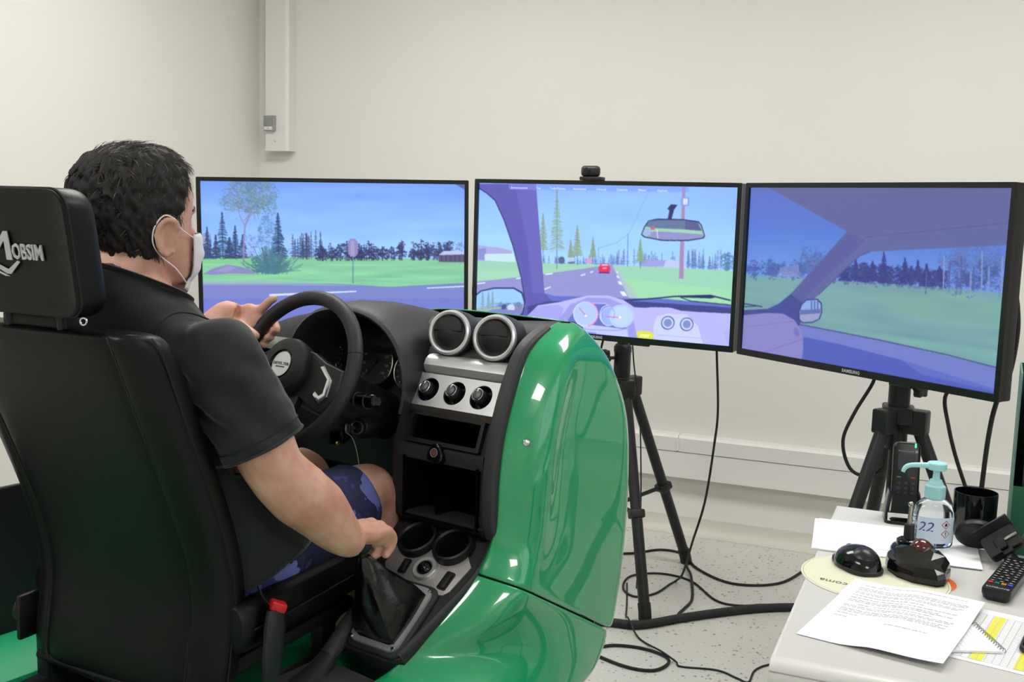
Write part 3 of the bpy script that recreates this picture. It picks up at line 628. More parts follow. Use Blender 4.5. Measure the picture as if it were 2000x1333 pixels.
# ================================================================== driving simulator (local frame: x right, y forward, z up)
CAR = (-1.277, 1.930, 0.0); CAR_RZ = math.radians(-12.4)
green = mat('green_lacquer', '#0a9a60', .22, coat=1., spec=.5, coat_rough=.02); green.node_tree.nodes['Principled BSDF'].inputs['Coat IOR'].default_value = 1.6
soft = mat('dash_plastic', '#222326', .55, bump=.25, bscale=700)
softl = mat('dash_plastic_lighter', '#2b2c2f', .5, bump=.25, bscale=700)
sim = empty('driving_simulator', CAR, CAR_RZ, 'green driving simulator cockpit with black dashboard, console and steering wheel', 'simulator')
def interp(x, xs, ys): return float(np.interp(x, xs, ys))
def solid(o, th, off=-1):
    s_ = o.modifiers.new('thickness', 'SOLIDIFY'); s_.thickness = th; s_.offset = off; return o
def grid(rows):
    return loft([list(map(Vector, r)) for r in rows], cap=False, closed=False)
# ---- bodywork: one side surface (inner edge E along the console, outer edge B), split into cowl and sill panels
E_ = np.array([(.447, .30, 1.126), (.447, .262, 1.116), (.447, .205, 1.088), (.446, .168, 1.052), (.446, .13, .975), (.445, .103, .895), (.445, .09, .81), (.445, .087, .735), (.443, .075, .685), (.436, .036, .628), (.407, -.03, .562), (.374, -.105, .492), (.346, -.17, .457), (.336, -.30, .45), (.33, -.55, .45), (.33, -.95, .45)])
B_ = np.array([(.47, .315, 1.124), (.485, .335, 1.108), (.50, .37, 1.073), (.505, .415, 1.028), (.506, .475, .94), (.507, .503, .86), (.508, .512, .76), (.51, .508, .64), (.513, .485, .52), (.525, .43, .405), (.545, .33, .352), (.56, .18, .348), (.57, .03, .348), (.585, -.15, .348), (.60, -.45, .348), (.60, -.95, .348)])
def resample(A, n):
    idx = np.linspace(0, len(A)-1, n); P = catmull([tuple(p) for p in A], 8); q = np.linspace(0, len(P)-1, n)
    return [P[int(round(k))] for k in q]
SEAM = 9
def side_row(e, b, nose):
    e, b = Vector(e), Vector(b); z0 = e.z; R = [e+Vector((-.012, .012 if nose else -.002, -.012 if not nose else 0)), ]
    L = math.hypot(b.y-e.y, b.z-e.z)
    for t in (0, .012, .03, .055, .085, .12, .16, .20, .25, .31, .38, .46, .55, .65, .76, .88, 1.):
        d = t*L; y, z = e.y+(b.y-e.y)*t, e.z+(b.z-e.z)*t
        g = 1-(1-min(1, d/.075))**2.4
        lipw = interp(z, [.62, .80, 1.0, 1.09], [0, 1, 1, 0])
        bump = lipw*(.011*math.exp(-((d-.075)/.035)**2)-.003*(1/(1+math.exp(-(d-.125)/.02)))*(1-t)**.5)
        us = e.x+(b.x-e.x)*max(g, 0); zl = z
        if not nose: # sill: shoulder stays high, then rolls down to the hem
            s_ = t; us = e.x+(b.x-e.x)*math.sin(min(1, s_*1.02)*PI/2)**.9; zl = e.z+(b.z-e.z)*(1-math.cos(s_*PI/2))**1.15
            w_ = interp(e.z, [.5, .63], [0, 1]); us = us*(1-w_)+(e.x+(b.x-e.x)*g)*w_; zl = zl*(1-w_)+z*w_
        R.append(Vector((us+bump, y, zl)))
    return R
NS = 60
EE, BB = resample(E_, NS), resample(B_, NS); ks = int(round(SEAM/(len(E_)-1)*(NS-1)))
UCW = .02
def nose_row(e, b):
    R = side_row(e, b, True); z = b.z; top = interp(z, [.95, 1.12], [0, 1]); r_u, r_v = .15, .085-.03*top
    for k in range(1, 9):
        t = k/8*PI/2; R.append(Vector((b.x-r_u*(1-math.cos(t)), b.y+r_v*math.sin(t), z)))
    ue = b.x-r_u; fr = b.y+r_v; bl = .06
    for k in range(1, 9):
        u = ue+(UCW-ue)*k/8; R.append(Vector((u, fr+bl*(1-((u-UCW)/(ue-UCW))**2), z-.008*top*k/8)))
    n = len(R)-1; mir = [Vector((2*UCW-p.x, p.y, p.z-.07*max(0, min(1, (p.z-.8)/.3))*max(0, min(1, (p.x-UCW)/.40)))) for p in R[:-1]][::-1]
    return R+mir
inner_black = mat('bare_inner_shell', '#0b0c0c', .7)
def skin(o, th, off, lv):
    o.data.materials.append(inner_black)
    s_ = o.modifiers.new('thickness', 'SOLIDIFY'); s_.thickness = th; s_.offset = off; s_.material_offset = 1; s_.material_offset_rim = 0
    if lv: m_ = o.modifiers.new('smooth', 'SUBSURF'); m_.levels = m_.render_levels = lv
cowl = obj('front_cowl', grid([nose_row(EE[k], BB[k]) for k in range(ks+1)][::-1]), green, sim); skin(cowl, .005, -1, 1)
sr = [side_row(EE[k], BB[k], False) for k in range(ks, NS)]
sr[0] = [p+Vector((-.0005, -.0008, -.0012)) for p in side_row(EE[ks], BB[ks], True)]
sill = obj('sill_panel', grid(sr[::-1]), green, sim); skin(sill, .005, -1, 1)
# lower apron under the cowl
ap = [[(.50, .225, .425), (.52, .27, .40), (.525, .33, .385), (.50, .42, .40), (.44, .50, .42), (.3, .56, .42), (.075, .58, .42), (-.29, .50, .42)],
      [(.53, .225, .348), (.535, .27, .346), (.53, .33, .345), (.50, .405, .35), (.42, .46, .35), (.3, .50, .35), (.075, .52, .35), (-.27, .46, .35)]]
apn = obj('front_apron', grid(ap[::-1]), green, sim); solid(apn, .004)
obj('panel_screw', xf(lathe([(.0, 0), (.0075, 0), (.0065, .003), (.003, .0045), (0, .0048)], 16), look_frame((.487, .127, .898), (.7, -.7, .1))), CHROME, sim)
# ---- left hand body side and platform
def left_row(v):
    return [(-.29, v, .37), (-.30, v, .40), (-.36, v, .43), (-.46, v, .425), (-.53, v, .39), (-.55, v, .33), (-.54, v, .30)]
lp = obj('left_sill', grid([left_row(v) for v in (-1.0, -.6, -.2, .2, .4)]), mat('green_satin', '#1b9a66', .5), sim); solid(lp, .004)
obj('left_side_panel', box(-.535, -.32, .56, .012, 1.0, .34, .004), mat('side_panel_black', '#232223', .6), sim, False)
obj('platform', box(-.05, -.30, .365, .86, 1.44, .03, .004), green, sim)
steel = mat('frame_steel', '#1b1c1e', .5)
fb = [box(u, -.28, .325, .04, 1.40, .045, .003) for u in (-.44, .0, .33)]+[box(-.05, v, .325, .82, .04, .045, .003) for v in (-.95, -.3, .36)]
obj('base_frame', join(*fb), steel, sim, False)
for u, v in ((-.44, -.93), (.33, -.93), (-.44, .34), (.40, .28), (.33, -.3), (-.44, -.3)):
    lg = obj('leg', join(box(u, v, .195, .04, .04, .23, .003), box(u, v, .306, .07, .07, .012, .002)), steel, sim)
    obj('levelling_foot', xf(lathe([(.0, 0), (.026, 0), (.026, .008), (.01, .016), (.008, .02), (.008, .085), (0, .085)], 18), tr(u, v, .0005)), CHROME, lg)
# ---- dashboard body
pf = [(.40, 1.096), (.36, 1.112), (.28, 1.116), (.245, 1.108), (.215, 1.075), (.21, 1.045), (.225, 1.02), (.30, .99), (.40, .99)]
def dash_row(u):
    d = interp(u, [-.34, -.25, .0, .3, .43], [.03, 0, 0, 0, .03])
    e = interp(u, [-.40, -.25, .3, .44], [-.055, -.012, 0, .01])
    return [(u, v+(d if v < .35 else 0), z+e) for v, z in pf]
obj('dashboard', loft([dash_row(u) for u in (-.40, -.36, -.2, -.1, 0, .1, .2, .3, .38, .425, .445)]), soft, sim)
obj('dash_lower', loft([[(u, v, z) for v, z in ((.34, .70), (.40, .70), (.40, .995), (.26, .995), (.24, .93), (.30, .80))] for u in (-.39, .175)]), soft, sim)
obj('bulkhead', box(.06, .42, .68, .80, .02, .60), BLACKM, sim, False)
# left trim strip and pad
obj('left_trim_strip', loft([[(u, v, z) for v, z in ((.215, .995), (.235, .99), (.24, 1.02), (.205, 1.03))] for u in (-.39, -.17)]), SILVER, sim, False)
# ---- instrument binnacle: arched hood
AC = (.02, .985)
def arch(v, ru, rz, zc, n=26, a0=-22, a1=202, uc=AC[0]):
    P = []
    for k in range(n+1):
        t = math.radians(a0+(a1-a0)*k/n); c_, s_ = math.cos(t), math.sin(t)
        P.append((uc+ru*math.copysign(abs(c_)**.85, c_), v, zc+rz*math.copysign(abs(s_)**.95, s_)))
    return P
hood = [arch(.35, .150, .135, .985), arch(.25, .158, .155, .985), arch(.17, .164, .163, .985), arch(.11, .176, .162, .983), arch(.088, .180, .157, .982), arch(.082, .176, .151, .981), arch(.088, .169, .145, .98), arch(.12, .160, .138, .98), arch(.20, .148, .128, .98), arch(.26, .142, .12, .98)]
ins = obj('instrument_hood', grid(hood), softl, sim)
obj('gauge_panel', xf(loft([[(x, y, 0) for x, y in rrect(.30, .25, .05, 6)], [(x, y, .008) for x, y in rrect(.29, .24, .05, 6)]]), look_frame((.02, .245, .985), (0, -1, .15))), BLACKM, sim)
tick = mat('dial_print', '#9a9ca0', .5); needle = mat('needle', '#0a0a0a', .4)
def gauge(u, z, R, nums, lab):
    g = obj('gauge', xf(lathe([(R*.98, 0), (R*.98, .004), (0, .004)], 40), look_frame((u, .222, z), (0, -1, .15))), mat('dial_face', '#1b1c1f', .5), sim, label=lab)
    Mg = look_frame((u, .222, z), (0, -1, .15))
    obj('bezel_ring', xf(torus(R, .0022, 48, 8, (1, 2)), Mg @ tr(0, 0, .005)), CHROME, g)
    tk = [xf(box(R*.84, 0, .0045, R*.12, .0012, .0006), rot(225-270*k/12, 'Z')) for k in range(13)]
    obj('scale', join(*[xf(q, Mg) for q in tk]), tick, g, False)
    if nums:
        L = []
        for k, s_ in enumerate(nums):
            a = math.radians(225-270*k/(len(nums)-1)); L.append(xf(text_part(s_, R*.17, .0002), Mg @ tr(R*.64*math.cos(a), R*.64*math.sin(a), .0047)))
        obj('numerals', join(*L), tick, g, False)
    obj('pointer', xf(join(xf(box(R*.3, 0, .008, R*.75, .0025, .0015), rot(238, 'Z')), lathe([(.007, .004), (.007, .010), (0, .011)], 16)), Mg), needle, g, False)
gauge(-.005, 1.0, .055, [str(k) for k in range(0, 200, 20)][:9], 'large speedometer dial')
gauge(-.095, .995, .036, [str(k) for k in range(0, 8)], 'small left dial')
gauge(.098, .985, .042, None, 'right dial with fuel scale')
# ---- centre stack
UC = .295
jam = [(.155, .935), (.128, .925), (.102, .86), (.098, .72), (.104, .695), (.130, .672), (.130, .63), (.36, .60), (.36, .995), (.22, .995), (.19, 1.02), (.175, 1.0)]
for a, b, k in ((.158, .193, 1), (.392, .418, 2)):
    obj('stack_side', loft([[(u, v, z) for v, z in jam] for u in (a, b)]), soft, sim)
obj('stack_top', loft([[(u, v, z) for v, z in ((.212, 1.06), (.195, 1.045), (.19, 1.035), (.20, 1.0), (.26, .99), (.26, 1.06))] for u in (.17, .415)]), soft, sim)
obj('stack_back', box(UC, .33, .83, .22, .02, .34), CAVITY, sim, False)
nP = Vector((0, -.87, .5)).normalized()
# silver bar and heater panel
bar = [(v, z) for v, z in ((.20, 1.042), (.180, 1.041), (.168, 1.034), (.161, 1.022), (.163, 1.010), (.172, 1.001), (.20, 1.0))]
obj('silver_bar', loft([[(u, v, z) for v, z in bar] for u in (.188, .417)]), SILVER, sim)
P0, P1 = Vector((0, .166, 1.000)), Vector((0, .124, .937)); ey = (P0-P1).normalized(); nP = Vector((0, -ey.z, ey.y)).normalized()
pc_ = (P0+P1)/2; Mp = frame((.297, pc_.y, pc_.z), (1, 0, 0), tuple(ey), tuple(nP))   # local x right, y up the panel, z outwards
hp = (P0-P1).length
def holed_plate(w, h, holes, r, z0, z1, rad, taper=0.):
    bm = bmesh.new(); n = 36
    xs = [-w/2]+[(holes[i]+holes[i+1])/2 for i in range(len(holes)-1)]+[w/2]
    V, Fc = [], []
    for i, hx in enumerate(holes):
        x0, x1 = xs[i], xs[i+1]; o_, n_ = [], []
        cors = [math.atan2(sy*h/2, (x1 if sx > 0 else x0)-hx) % (2*PI) for sx in (-1, 1) for sy in (-1, 1)]
        for a in sorted([2*PI*k/n+PI/n for k in range(n)]+cors):
            c_, s_ = math.cos(a), math.sin(a)
            tx = ((x1-hx) if c_ > 0 else (hx-x0))/max(1e-6, abs(c_)); ty = (h/2)/max(1e-6, abs(s_)); t = min(tx, ty)
            ox, oy = hx+c_*t, s_*t; o_.append((ox+taper*(oy/h+.5)*(-ox/w), oy)); n_.append((hx+r*c_, r*s_))
        V, Fc = join((V, Fc), ring_plate(o_, n_, z0, z1)) if V else ring_plate(o_, n_, z0, z1)
    return V, Fc
KX = (-.078, -.006, .064)
hpn = obj('heater_panel', xf(holed_plate(.236, hp, KX, .0275, -.004, .006, .004), Mp), SILVER, sim, False)
obj('panel_lower_edge', loft([[(u, v, z) for v, z in ((.118, .939), (.120, .925), (.14, .922), (.14, .935))] for u in (.179, .415)]), mat('dark_silver', '#6d655f', .45, metal=.8), sim, False)
for k, kx in enumerate(KX):
    M_ = Mp @ tr(kx, 0, 0)
    kb = obj('heater_knob', xf(join(lathe([(.0285, -.02), (.0285, .001), (.0255, .004), (.0245, -.012), (.0, -.014)], 36)), M_), BLACKG, sim)
    obj('knob_grip', xf(lathe([(.0165, -.012), (.016, .004), (.0145, .018), (.0135, .020), (0, .021)], 30), M_), BLACK, kb)
    obj('knob_ring', xf(torus(.0128, .0013, 30, 8), M_ @ tr(0, 0, .0205)), CHROME, kb)
    obj('knob_cap', xf(lathe([(.0108, .020), (.0095, .0235), (.005, .025), (0, .0252)], 24), M_), mat('knob_grey', '#55575a', .4, metal=.3), kb)
    obj('pointer_mark', xf(box(0, .0085, .0240, .0022, .006, .002), M_), WHITE, kb, False)
    if k == 0: obj('cold_mark', xf(lathe([(.003, 0), (.003, .0006), (0, .0008)], 12), M_ @ tr(-.009, -.019, -.0125)), mat('blue_mark', '#3a62b8', .4), kb)
    else: obj('symbol_mark', xf(box(.011, -.0195, -.012, .005, .0035, .0008), M_), mat('symbol_grey', '#9fa3a8', .4), kb, False)
# radio slot
Mr = frame((.2925, .110, .8955), (1, 0, 0), (0, .36, .933), (0, -.933, .36))
obj('radio_frame', xf(ring_plate(rrect(.198, .068, .004, 3), rrect(.180, .050, .003, 3), -.01, .005), Mr), BLACK, sim)
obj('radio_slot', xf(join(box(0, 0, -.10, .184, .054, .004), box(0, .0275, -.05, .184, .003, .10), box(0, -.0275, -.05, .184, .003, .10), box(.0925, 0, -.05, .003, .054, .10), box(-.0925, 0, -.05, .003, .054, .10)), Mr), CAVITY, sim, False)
# ledge with hazard button
obj('ledge', loft([[(u, v, z) for v, z in ((.104, .8615), (.090, .859), (.090, .846), (.096, .828), (.13, .828), (.13, .8615))] for u in (.176, .408)]), softl, sim)
Mh = look_frame((.289, .089, .848), (0, -1, .25))
tri_ = [(.021*(1+.10*math.cos(3*(a-PI/2)))*math.cos(a), .021*(1+.10*math.cos(3*(a-PI/2)))*math.sin(a)) for a in np.linspace(0, 2*PI, 42, endpoint=False)]
hb = obj('hazard_button', xf(prism(tri_, -.01, .012, .004, 3), Mh), BLACKG, sim)
obj('button_ring', xf(torus(.0085, .0012, 24, 8), Mh @ tr(0, .003, .0125)), mat('ring_grey', '#6a6d70', .4), hb)
obj('button_face', xf(lathe([(.0065, .011), (.006, .0128), (0, .0132)], 20), Mh @ tr(0, .003, 0)), mat('hazard_red', '#6e3a38', .4), hb)
# storage bay
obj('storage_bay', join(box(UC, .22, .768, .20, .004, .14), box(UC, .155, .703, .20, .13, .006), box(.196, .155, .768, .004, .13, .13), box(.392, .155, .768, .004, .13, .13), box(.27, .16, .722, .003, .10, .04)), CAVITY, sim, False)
obj('bay_sill', loft([[(u, v, z) for v, z in ((.102, .710), (.094, .706), (.102, .694), (.128, .676), (.130, .650), (.17, .650), (.17, .706))] for u in (.178, .408)]), soft, sim)
# ---- black trim following the green edge
tp = [(.432, .262, 1.112), (.431, .20, 1.086), (.430, .162, 1.05), (.429, .122, .972), (.428, .096, .892), (.428, .085, .81), (.429, .086, .73), (.430, .098, .695)]
def trim_sweep(pts, wdt, th):
    P = catmull(pts, 5); rings = []
    for i, p in enumerate(P):
        t_ = (P[min(i+1, len(P)-1)]-P[max(i-1, 0)]).normalized(); x = Vector((1, 0, 0)); n_ = x.cross(t_).normalized()
        if n_.y > 0: n_ = -n_
        rings.append([p+x*a*wdt+n_*b*th for a, b in ((-.5, -1), (-.5, .35), (-.4, .55), (.25, .62), (.45, .45), (.52, .2), (.52, -1))])
    return loft(rings)
obj('stack_trim', trim_sweep([(x+.003, y, z) for x, y, z in tp], .030, .016), softl, sim)
# ---- air vents
for u, nm in ((.235, 0), (.356, 1)):
    ax = Vector((.2, -1, .22)).normalized(); Mv = look_frame((u, .192, 1.092), ax)
    vt = obj('air_vent', xf(lathe([(.040, -.15), (.046, -.10), (.0515, -.05), (.0525, -.012), (.050, -.002), (.046, 0), (.0, 0)], 44), Mv), softl, sim)
    obj('vent_ring', xf(lathe([(.0485, -.004), (.0498, .002), (.0485, .008), (.0445, .0105), (.0405, .0085), (.0385, .003), (.0385, -.004)], 48, cap=False), Mv), SILVER, vt)
    obj('vent_disc', xf(loft([[(.0385*math.cos(t)*s_, .0385*math.sin(t)*s_, d) for t in np.linspace(0, 2*PI, 40, endpoint=False)] for s_, d in ((1, .001), (.9, .0055), (.6, .010), (.25, .0125), (.02, .013))]), Mv), BLACK, vt)
    obj('vent_flap', xf(prism([(.034*math.cos(t), max(.034*math.sin(t), -.001)) for t in np.linspace(0, PI, 24)], .008, .0138, .002), Mv @ tr(0, .001, 0) @ rot(-8, 'X')), BLACKM, vt)
# ---- steering column, stalk, ignition
cw = Vector((0, -.042, 1.01)); TH = math.radians(25)
nW = Vector((0, -math.cos(TH), math.sin(TH))); e2 = Vector((0, math.sin(TH), math.cos(TH)))
Mw = frame(cw, (1, 0, 0), tuple(e2), tuple(nW))
obj('column_shroud', xf(loft([[(x*s_, y*s_-.012, z) for x, y in rrect(.12, .10, .03, 5)] for s_, z in ((.85, -.035), (1., -.05), (1.05, -.14), (1.1, -.30))]), Mw), soft, sim)
sk = obj('indicator_stalk', tube([(.04, .02, .945), (.075, .03, .947), (.095, .03, .949)], [.009, .008, .008], 12, 4), BLACK, sim)
obj('stalk_tip', join(tube([(.092, .03, .949), (.10, .03, .9495), (.135, .03, .951), (.165, .03, .953), (.175, .03, .954)], [.008, .013, .0155, .0165, .009], 16, 4)), BLACKG, sk)
for q in (.118, .146): obj('stalk_ring', xf(torus(.0158, .0016, 24, 6), look_frame((q, .03, .9505), (1, 0, .05))), mat('stalk_mark', '#3a3b3d', .4), sk)
ig = obj('ignition_lock', xf(lathe([(.026, -.10), (.026, -.004), (.023, 0), (.014, .001), (.0135, -.003), (0, -.003)], 28), look_frame((.062, .09, .873), (.1, -1, .1))), BLACK, sim)
obj('lock_ring', xf(torus(.0145, .002, 24, 8), look_frame((.062, .088, .873), (.1, -1, .1))), mat('lock_metal', '#8a8c8e', .35, metal=1), ig)
obj('ignition_key', xf(join(box(0, 0, .016, .003, .010, .034, .001), prism(rrect(.012, .022, .005, 4), .03, .036, .001)), look_frame((.062, .088, .873), (.1, -1, .1))), mat('key_metal', '#9b9c9e', .3, metal=1), ig)
obj('key_cord', tube([(.065, .05, .868), (.082, .05, .86), (.09, .055, .835), (.094, .06, .80), (.098, .06, .775)], .0012, 6, 5), mat('cord_grey', '#8a8782', .5), ig)
# square steel tube of the pedal frame
st = obj('column_support', xf(ring_plate(rrect(.034, .034, .003, 3), rrect(.027, .027, .002, 3), -.14, 0), look_frame((-.045, .13, .828), (.55, -.8, .1))), steel, sim)
obj('support_bolt', xf(lathe([(.006, 0), (.006, .004), (.003, .007), (0, .007)], 12), look_frame((-.016, .11, .822), (.55, -.8, .1))), mat('brass', '#b8a878', .3, metal=1), st)
# ---- steering wheel
wh = obj('steering_wheel', xf(torus(.1645, .0158, 84, 16), Mw), mat('wheel_leather', '#1d1e20', .5, bump=.3, bscale=500), sim, label='black three-spoke steering wheel')
for t in (18, 162, 228, 312): obj('rim_seam', xf(torus(.0163, .0007, 26, 6), Mw @ rot(t, 'Z') @ tr(.1645, 0, 0) @ rot(90, 'X')), BLACKM, wh)
def spoke(poly, z0, z1): return xf(prism(poly, z0, z1, .006, 3), Mw)
sp = [(.03, .045), (.06, .040), (.10, .022), (.155, .010), (.158, -.045), (.13, -.088), (.10, -.082), (.06, -.062), (.03, -.05)]
obj('spoke', spoke(sp, -.012, .016), BLACK, wh); obj('spoke', spoke([(-x, y) for x, y in sp][::-1], -.012, .016), BLACK, wh)
obj('spoke', spoke([(-.05, -.04), (.05, -.04), (.032, -.158), (-.032, -.158)], -.012, .012), BLACK, wh)
br = [(.090, .010), (.101, .014), (.128, -.008), (.134, -.014), (.134, -.050), (.118, -.066), (.094, -.050), (.098, -.042), (.112, -.050), (.120, -.044), (.120, -.014)]
obj('spoke_trim', xf(prism(br, .012, .020, .0015), Mw), CHROME, wh); obj('spoke_trim', xf(prism([(-x, y) for x, y in br][::-1], .012, .020, .0015), Mw), CHROME, wh)
hub = obj('airbag_hub', xf(lathe([(.05, -.03), (.058, .0), (.062, .022), (.058, .036), (.046, .042), (.033, .043), (.030, .038), (.0, .037)], 44), Mw), mat('hub_plastic', '#202124', .45, bump=.2, bscale=600), wh)
obj('emblem_ring', xf(torus(.0305, .0025, 40, 8), Mw @ tr(0, 0, .042)), BLACKG, hub)
obj('emblem', xf(lathe([(.028, .037), (.027, .0405), (0, .0415)], 36), Mw), SILVER, hub)
obj('emblem_lettering', xf(join(xf(text_part('DEVELTER', .0088, .0003, spacing=1.15), tr(0, .0, .0417)), xf(text_part('INNOVATION', .004, .0003), tr(0, -.007, .0417))), Mw), mat('emblem_print', '#33353a', .5), hub, False)
# ---- tunnel console (slope)
Mt = frame((.295, .09, .655), (1, 0, 0), (0, .8, .6), (0, -.6, .8))    # local y up-slope
tun = [(-.135, .045), (.128, .045), (.141, -.05), (.118, -.15), (.085, -.265), (.055, -.278), (-.055, -.278), (-.085, -.265), (-.112, -.15), (-.135, -.05)]
CUPS = ((-.047, -.006), (.046, -.002))
tunnel = cut(xf(prism(tun, -.14, 0., .004), Mt), [xf(lathe([(.040, -.085), (.040, .05)], 32), frame(Mt @ Vector((cx, cy, 0)), (1, 0, 0), (0, .85, .527), (0, -.527, .85))) for cx, cy in CUPS])
obj('tunnel_console', tunnel, soft, sim)
edge = [Vector((x, y, .002)) for x, y in ((.124, .045), (.134, -.05), (.111, -.15), (.080, -.262))]
obj('console_edge', xf(tube(edge, .011, 12, 6, sect=(1., .7)), Mt), softl, sim)
plate = [(-.092, -.012), (.09, -.012), (.112, -.035), (.098, -.100), (.088, -.112), (.055, -.118), (-.060, -.118), (-.092, -.075)]
obj('silver_plate', cut(xf(prism(plate, .0, .004, .001), Mt), [xf(lathe([(.0405, -.085), (.0405, .05)], 32), frame(Mt @ Vector((cx, cy, 0)), (1, 0, 0), (0, .85, .527), (0, -.527, .85))) for cx, cy in CUPS]), mat('plate_silver', '#b3b0ae', .35, metal=.6), sim)
for cx, cy in ((-.047, -.006), (.046, -.002)):
    M_ = frame(Mt @ Vector((cx, cy, .0)), (1, 0, 0), (0, .85, .527), (0, -.527, .85))
    ch = obj('cup_holder', xf(loft([[(r_*math.cos(2*PI*j/40), r_*math.sin(2*PI*j/40), z) for j in range(40)] for r_, z in ((.045, -.03), (.046, .012), (.044, .018), (.040, .020), (.0365, .016), (.0355, -.06), (.02, -.061), (.001, -.061))], cap=False), M_), BLACK, sim)
    obj('cup_base', xf(lathe([(.034, -.064), (.034, -.0605), (0, -.0605)], 30), M_), BLACKM, ch)
M_ = Mt @ tr(.013, -.066, 0)
mk = obj('mirror_control', xf(lathe([(.030, -.004), (.029, .006), (.026, .011), (.019, .0105), (.017, .007), (0, .007)], 36), M_), SILVER, sim)
obj('control_knob', xf(join(ell(0, 0, .009, .0165, .0165, .010), box(0, .004, .018, .003, .012, .004, .001)), M_), BLACKG, mk)
obj('switch', xf(join(ring_plate(rrect(.022, .044, .004, 4), rrect(.018, .040, .003, 4), .002, .007), box(0, 0, .006, .0165, .037, .008, .002)), Mt @ tr(.077, -.080, 0) @ rot(-4, 'Z')), BLACK, sim)
obj('switch', xf(join(ring_plate(rrect(.020, .036, .004, 4), rrect(.016, .032, .003, 4), .002, .007), box(0, 0, .006, .0145, .030, .008, .002)), Mt @ tr(-.038, -.073, 0) @ rot(4, 'Z')), BLACK, sim)
# gear frame, boot, knob
Mg_ = Mt @ tr(.012, -.188, 0)
go, gi = rrect(.122, .152, .02, 6), rrect(.098, .128, .012, 6)
obj('boot_surround', xf(prism(rrect(.142, .172, .026, 6), 0, .010, .005, 2), Mg_), softl, sim)
gf = obj('gear_frame', xf(ring_plate(go, gi, .010, .016), Mg_), SILVER, sim)
for x, y in ((.054, .069), (.054, -.069), (-.054, -.069), (-.054, .069)): obj('frame_screw', xf(lathe([(.0042, .016), (.0036, .0185), (0, .019)], 12), Mg_ @ tr(x, y, 0)), CHROME, gf)
def boot_ring(k):
    t = k/11.; base = Mg_ @ Vector((0, 0, .012)); top = Vector((.297, -.140, .690)); c = base.lerp(top, t)
    w, h = .042*(1-t)**.7+.012, .052*(1-t)**.7+.012
    # leather bulges out low, gathers at the top and hangs in soft folds
    bul = 1+.14*math.sin(PI*min(1, t*1.35))-.10*math.sin(PI*t)**8; R = []
    x_, y_ = Vector((1, 0, 0)), (Vector((0, .8, .6))*(1-t)+Vector((0, 1, .1))*t).normalized()
    for j in range(64):
        a = 2*PI*j/64; c_, s_ = math.cos(a), math.sin(a); q = max(abs(c_), abs(s_)); sq = (1/q)**(.85*(1-t))
        f = 1+.07*math.sin(5*a+6*t+.8)*math.sin(PI*t)+.09*math.sin(8*a-9*t)*t**1.5*(1-.3*t)
        R.append(c+x_*(w*bul*sq*f*c_)+y_*(h*bul*sq*f*s_)+Vector((0, 0, .010*math.sin(3*a+1)*math.sin(PI*t))))
    return R
obj('gear_boot', loft([boot_ring(k) for k in range(12)]), mat('boot_leather', '#0a0a0b', .2, bump=.35, bscale=90, spec=.6), sim)
obj('gear_lever', join(tube([(.297, -.140, .665), (.297, -.142, .69), (.297, -.144, .705)], [.010, .008, .008], 12, 3), ell(.297, -.145, .712, .018, .019, .018)), BLACK, sim)
# handbrake
hbk = obj('handbrake', tube([(.215, -.33, .40), (.217, -.24, .425), (.218, -.19, .445), (.2185, -.15, .474)], [.036, .034, .027, .019], 18, 5, sect=(.8, 1)), mat('handbrake_plastic', '#303235', .5, bump=.2, bscale=600), sim)
obj('handbrake_grip', tube([(.2185, -.155, .471), (.219, -.12, .499), (.220, -.085, .527), (.220, -.074, .535), (.220, -.069, .539)], [.0185, .0185, .0185, .017, .009], 18, 5), mat('grip_rubber', '#3c3f41', .6), hbk)
obj('tunnel_plate', prism([(.175, -.13), (.175, -.60), (.334, -.60), (.334, -.19), (.352, -.145)], .438, .449, .002), mat('grey_sheet', '#6f7073', .4, metal=.5, bump=.15, bscale=300), sim, False)
obj('tunnel_wall', join(box(.178, -.24, .41, .006, .72, .06), box(.33, -.37, .41, .006, .46, .06)), green, sim, False)
# pedals
for u in (-.1, .02, .12):
    obj('pedal', join(xf(box(0, 0, 0, .06, .015, .08, .006), tr(u, .30, .50) @ rot(-35, 'X')), tube([(u, .31, .51), (u, .36, .62), (u, .38, .72)], .009, 8, 3)), BLACK, sim)
# ================================================================== seat
leather = mat('seat_leather', '#060607', .42, bump=.14, bscale=260, spec=.32)
_pv = Vector((.22, -.48, 0)); _yaw = math.radians(9)
_sl = Vector(CAR)+Matrix.Rotation(CAR_RZ, 3, 'Z') @ (_pv-Matrix.Rotation(_yaw, 3, 'Z') @ _pv)
seat = empty('car_seat', tuple(_sl), CAR_RZ+_yaw, 'black leatherette driving seat with embroidered headrest', 'seat')
def vr(z): return interp(z, [.48, .55, .66, .76, .87, 1.02, 1.14, 1.2], [-.475, -.462, -.447, -.467, -.51, -.575, -.625, -.65])
def back_ring(z, sc=1., drop=0.):
    v = vr(z); w = interp(z, [.48, .7, 1.0, 1.15], [.238, .24, .24, .235])*sc; s_ = .172*sc
    half = [(0, 0), (s_*.5, .002), (s_*.85, .004), (s_*.97, .010), (s_, .016), (s_*1.03, .009), (s_*1.1, .010), (w*.94, .026), (w, .050), (w*1.0, .072), (w*.97, .092), (w*.90, .102), (w*.80, .098), (s_*.8, .082), (s_*.5, .074), (0, .072)]
    R = [(u, v+d*(1-drop*.4)+drop*.02, z) for u, d in half]; L = [(-u, vv, z_) for u, vv, z_ in R[1:-1]][::-1]
    return R+L
zs = [.475, .485, .51, .58, .66, .74, .82, .90, .98, 1.05, 1.10, 1.13, 1.145, 1.152]
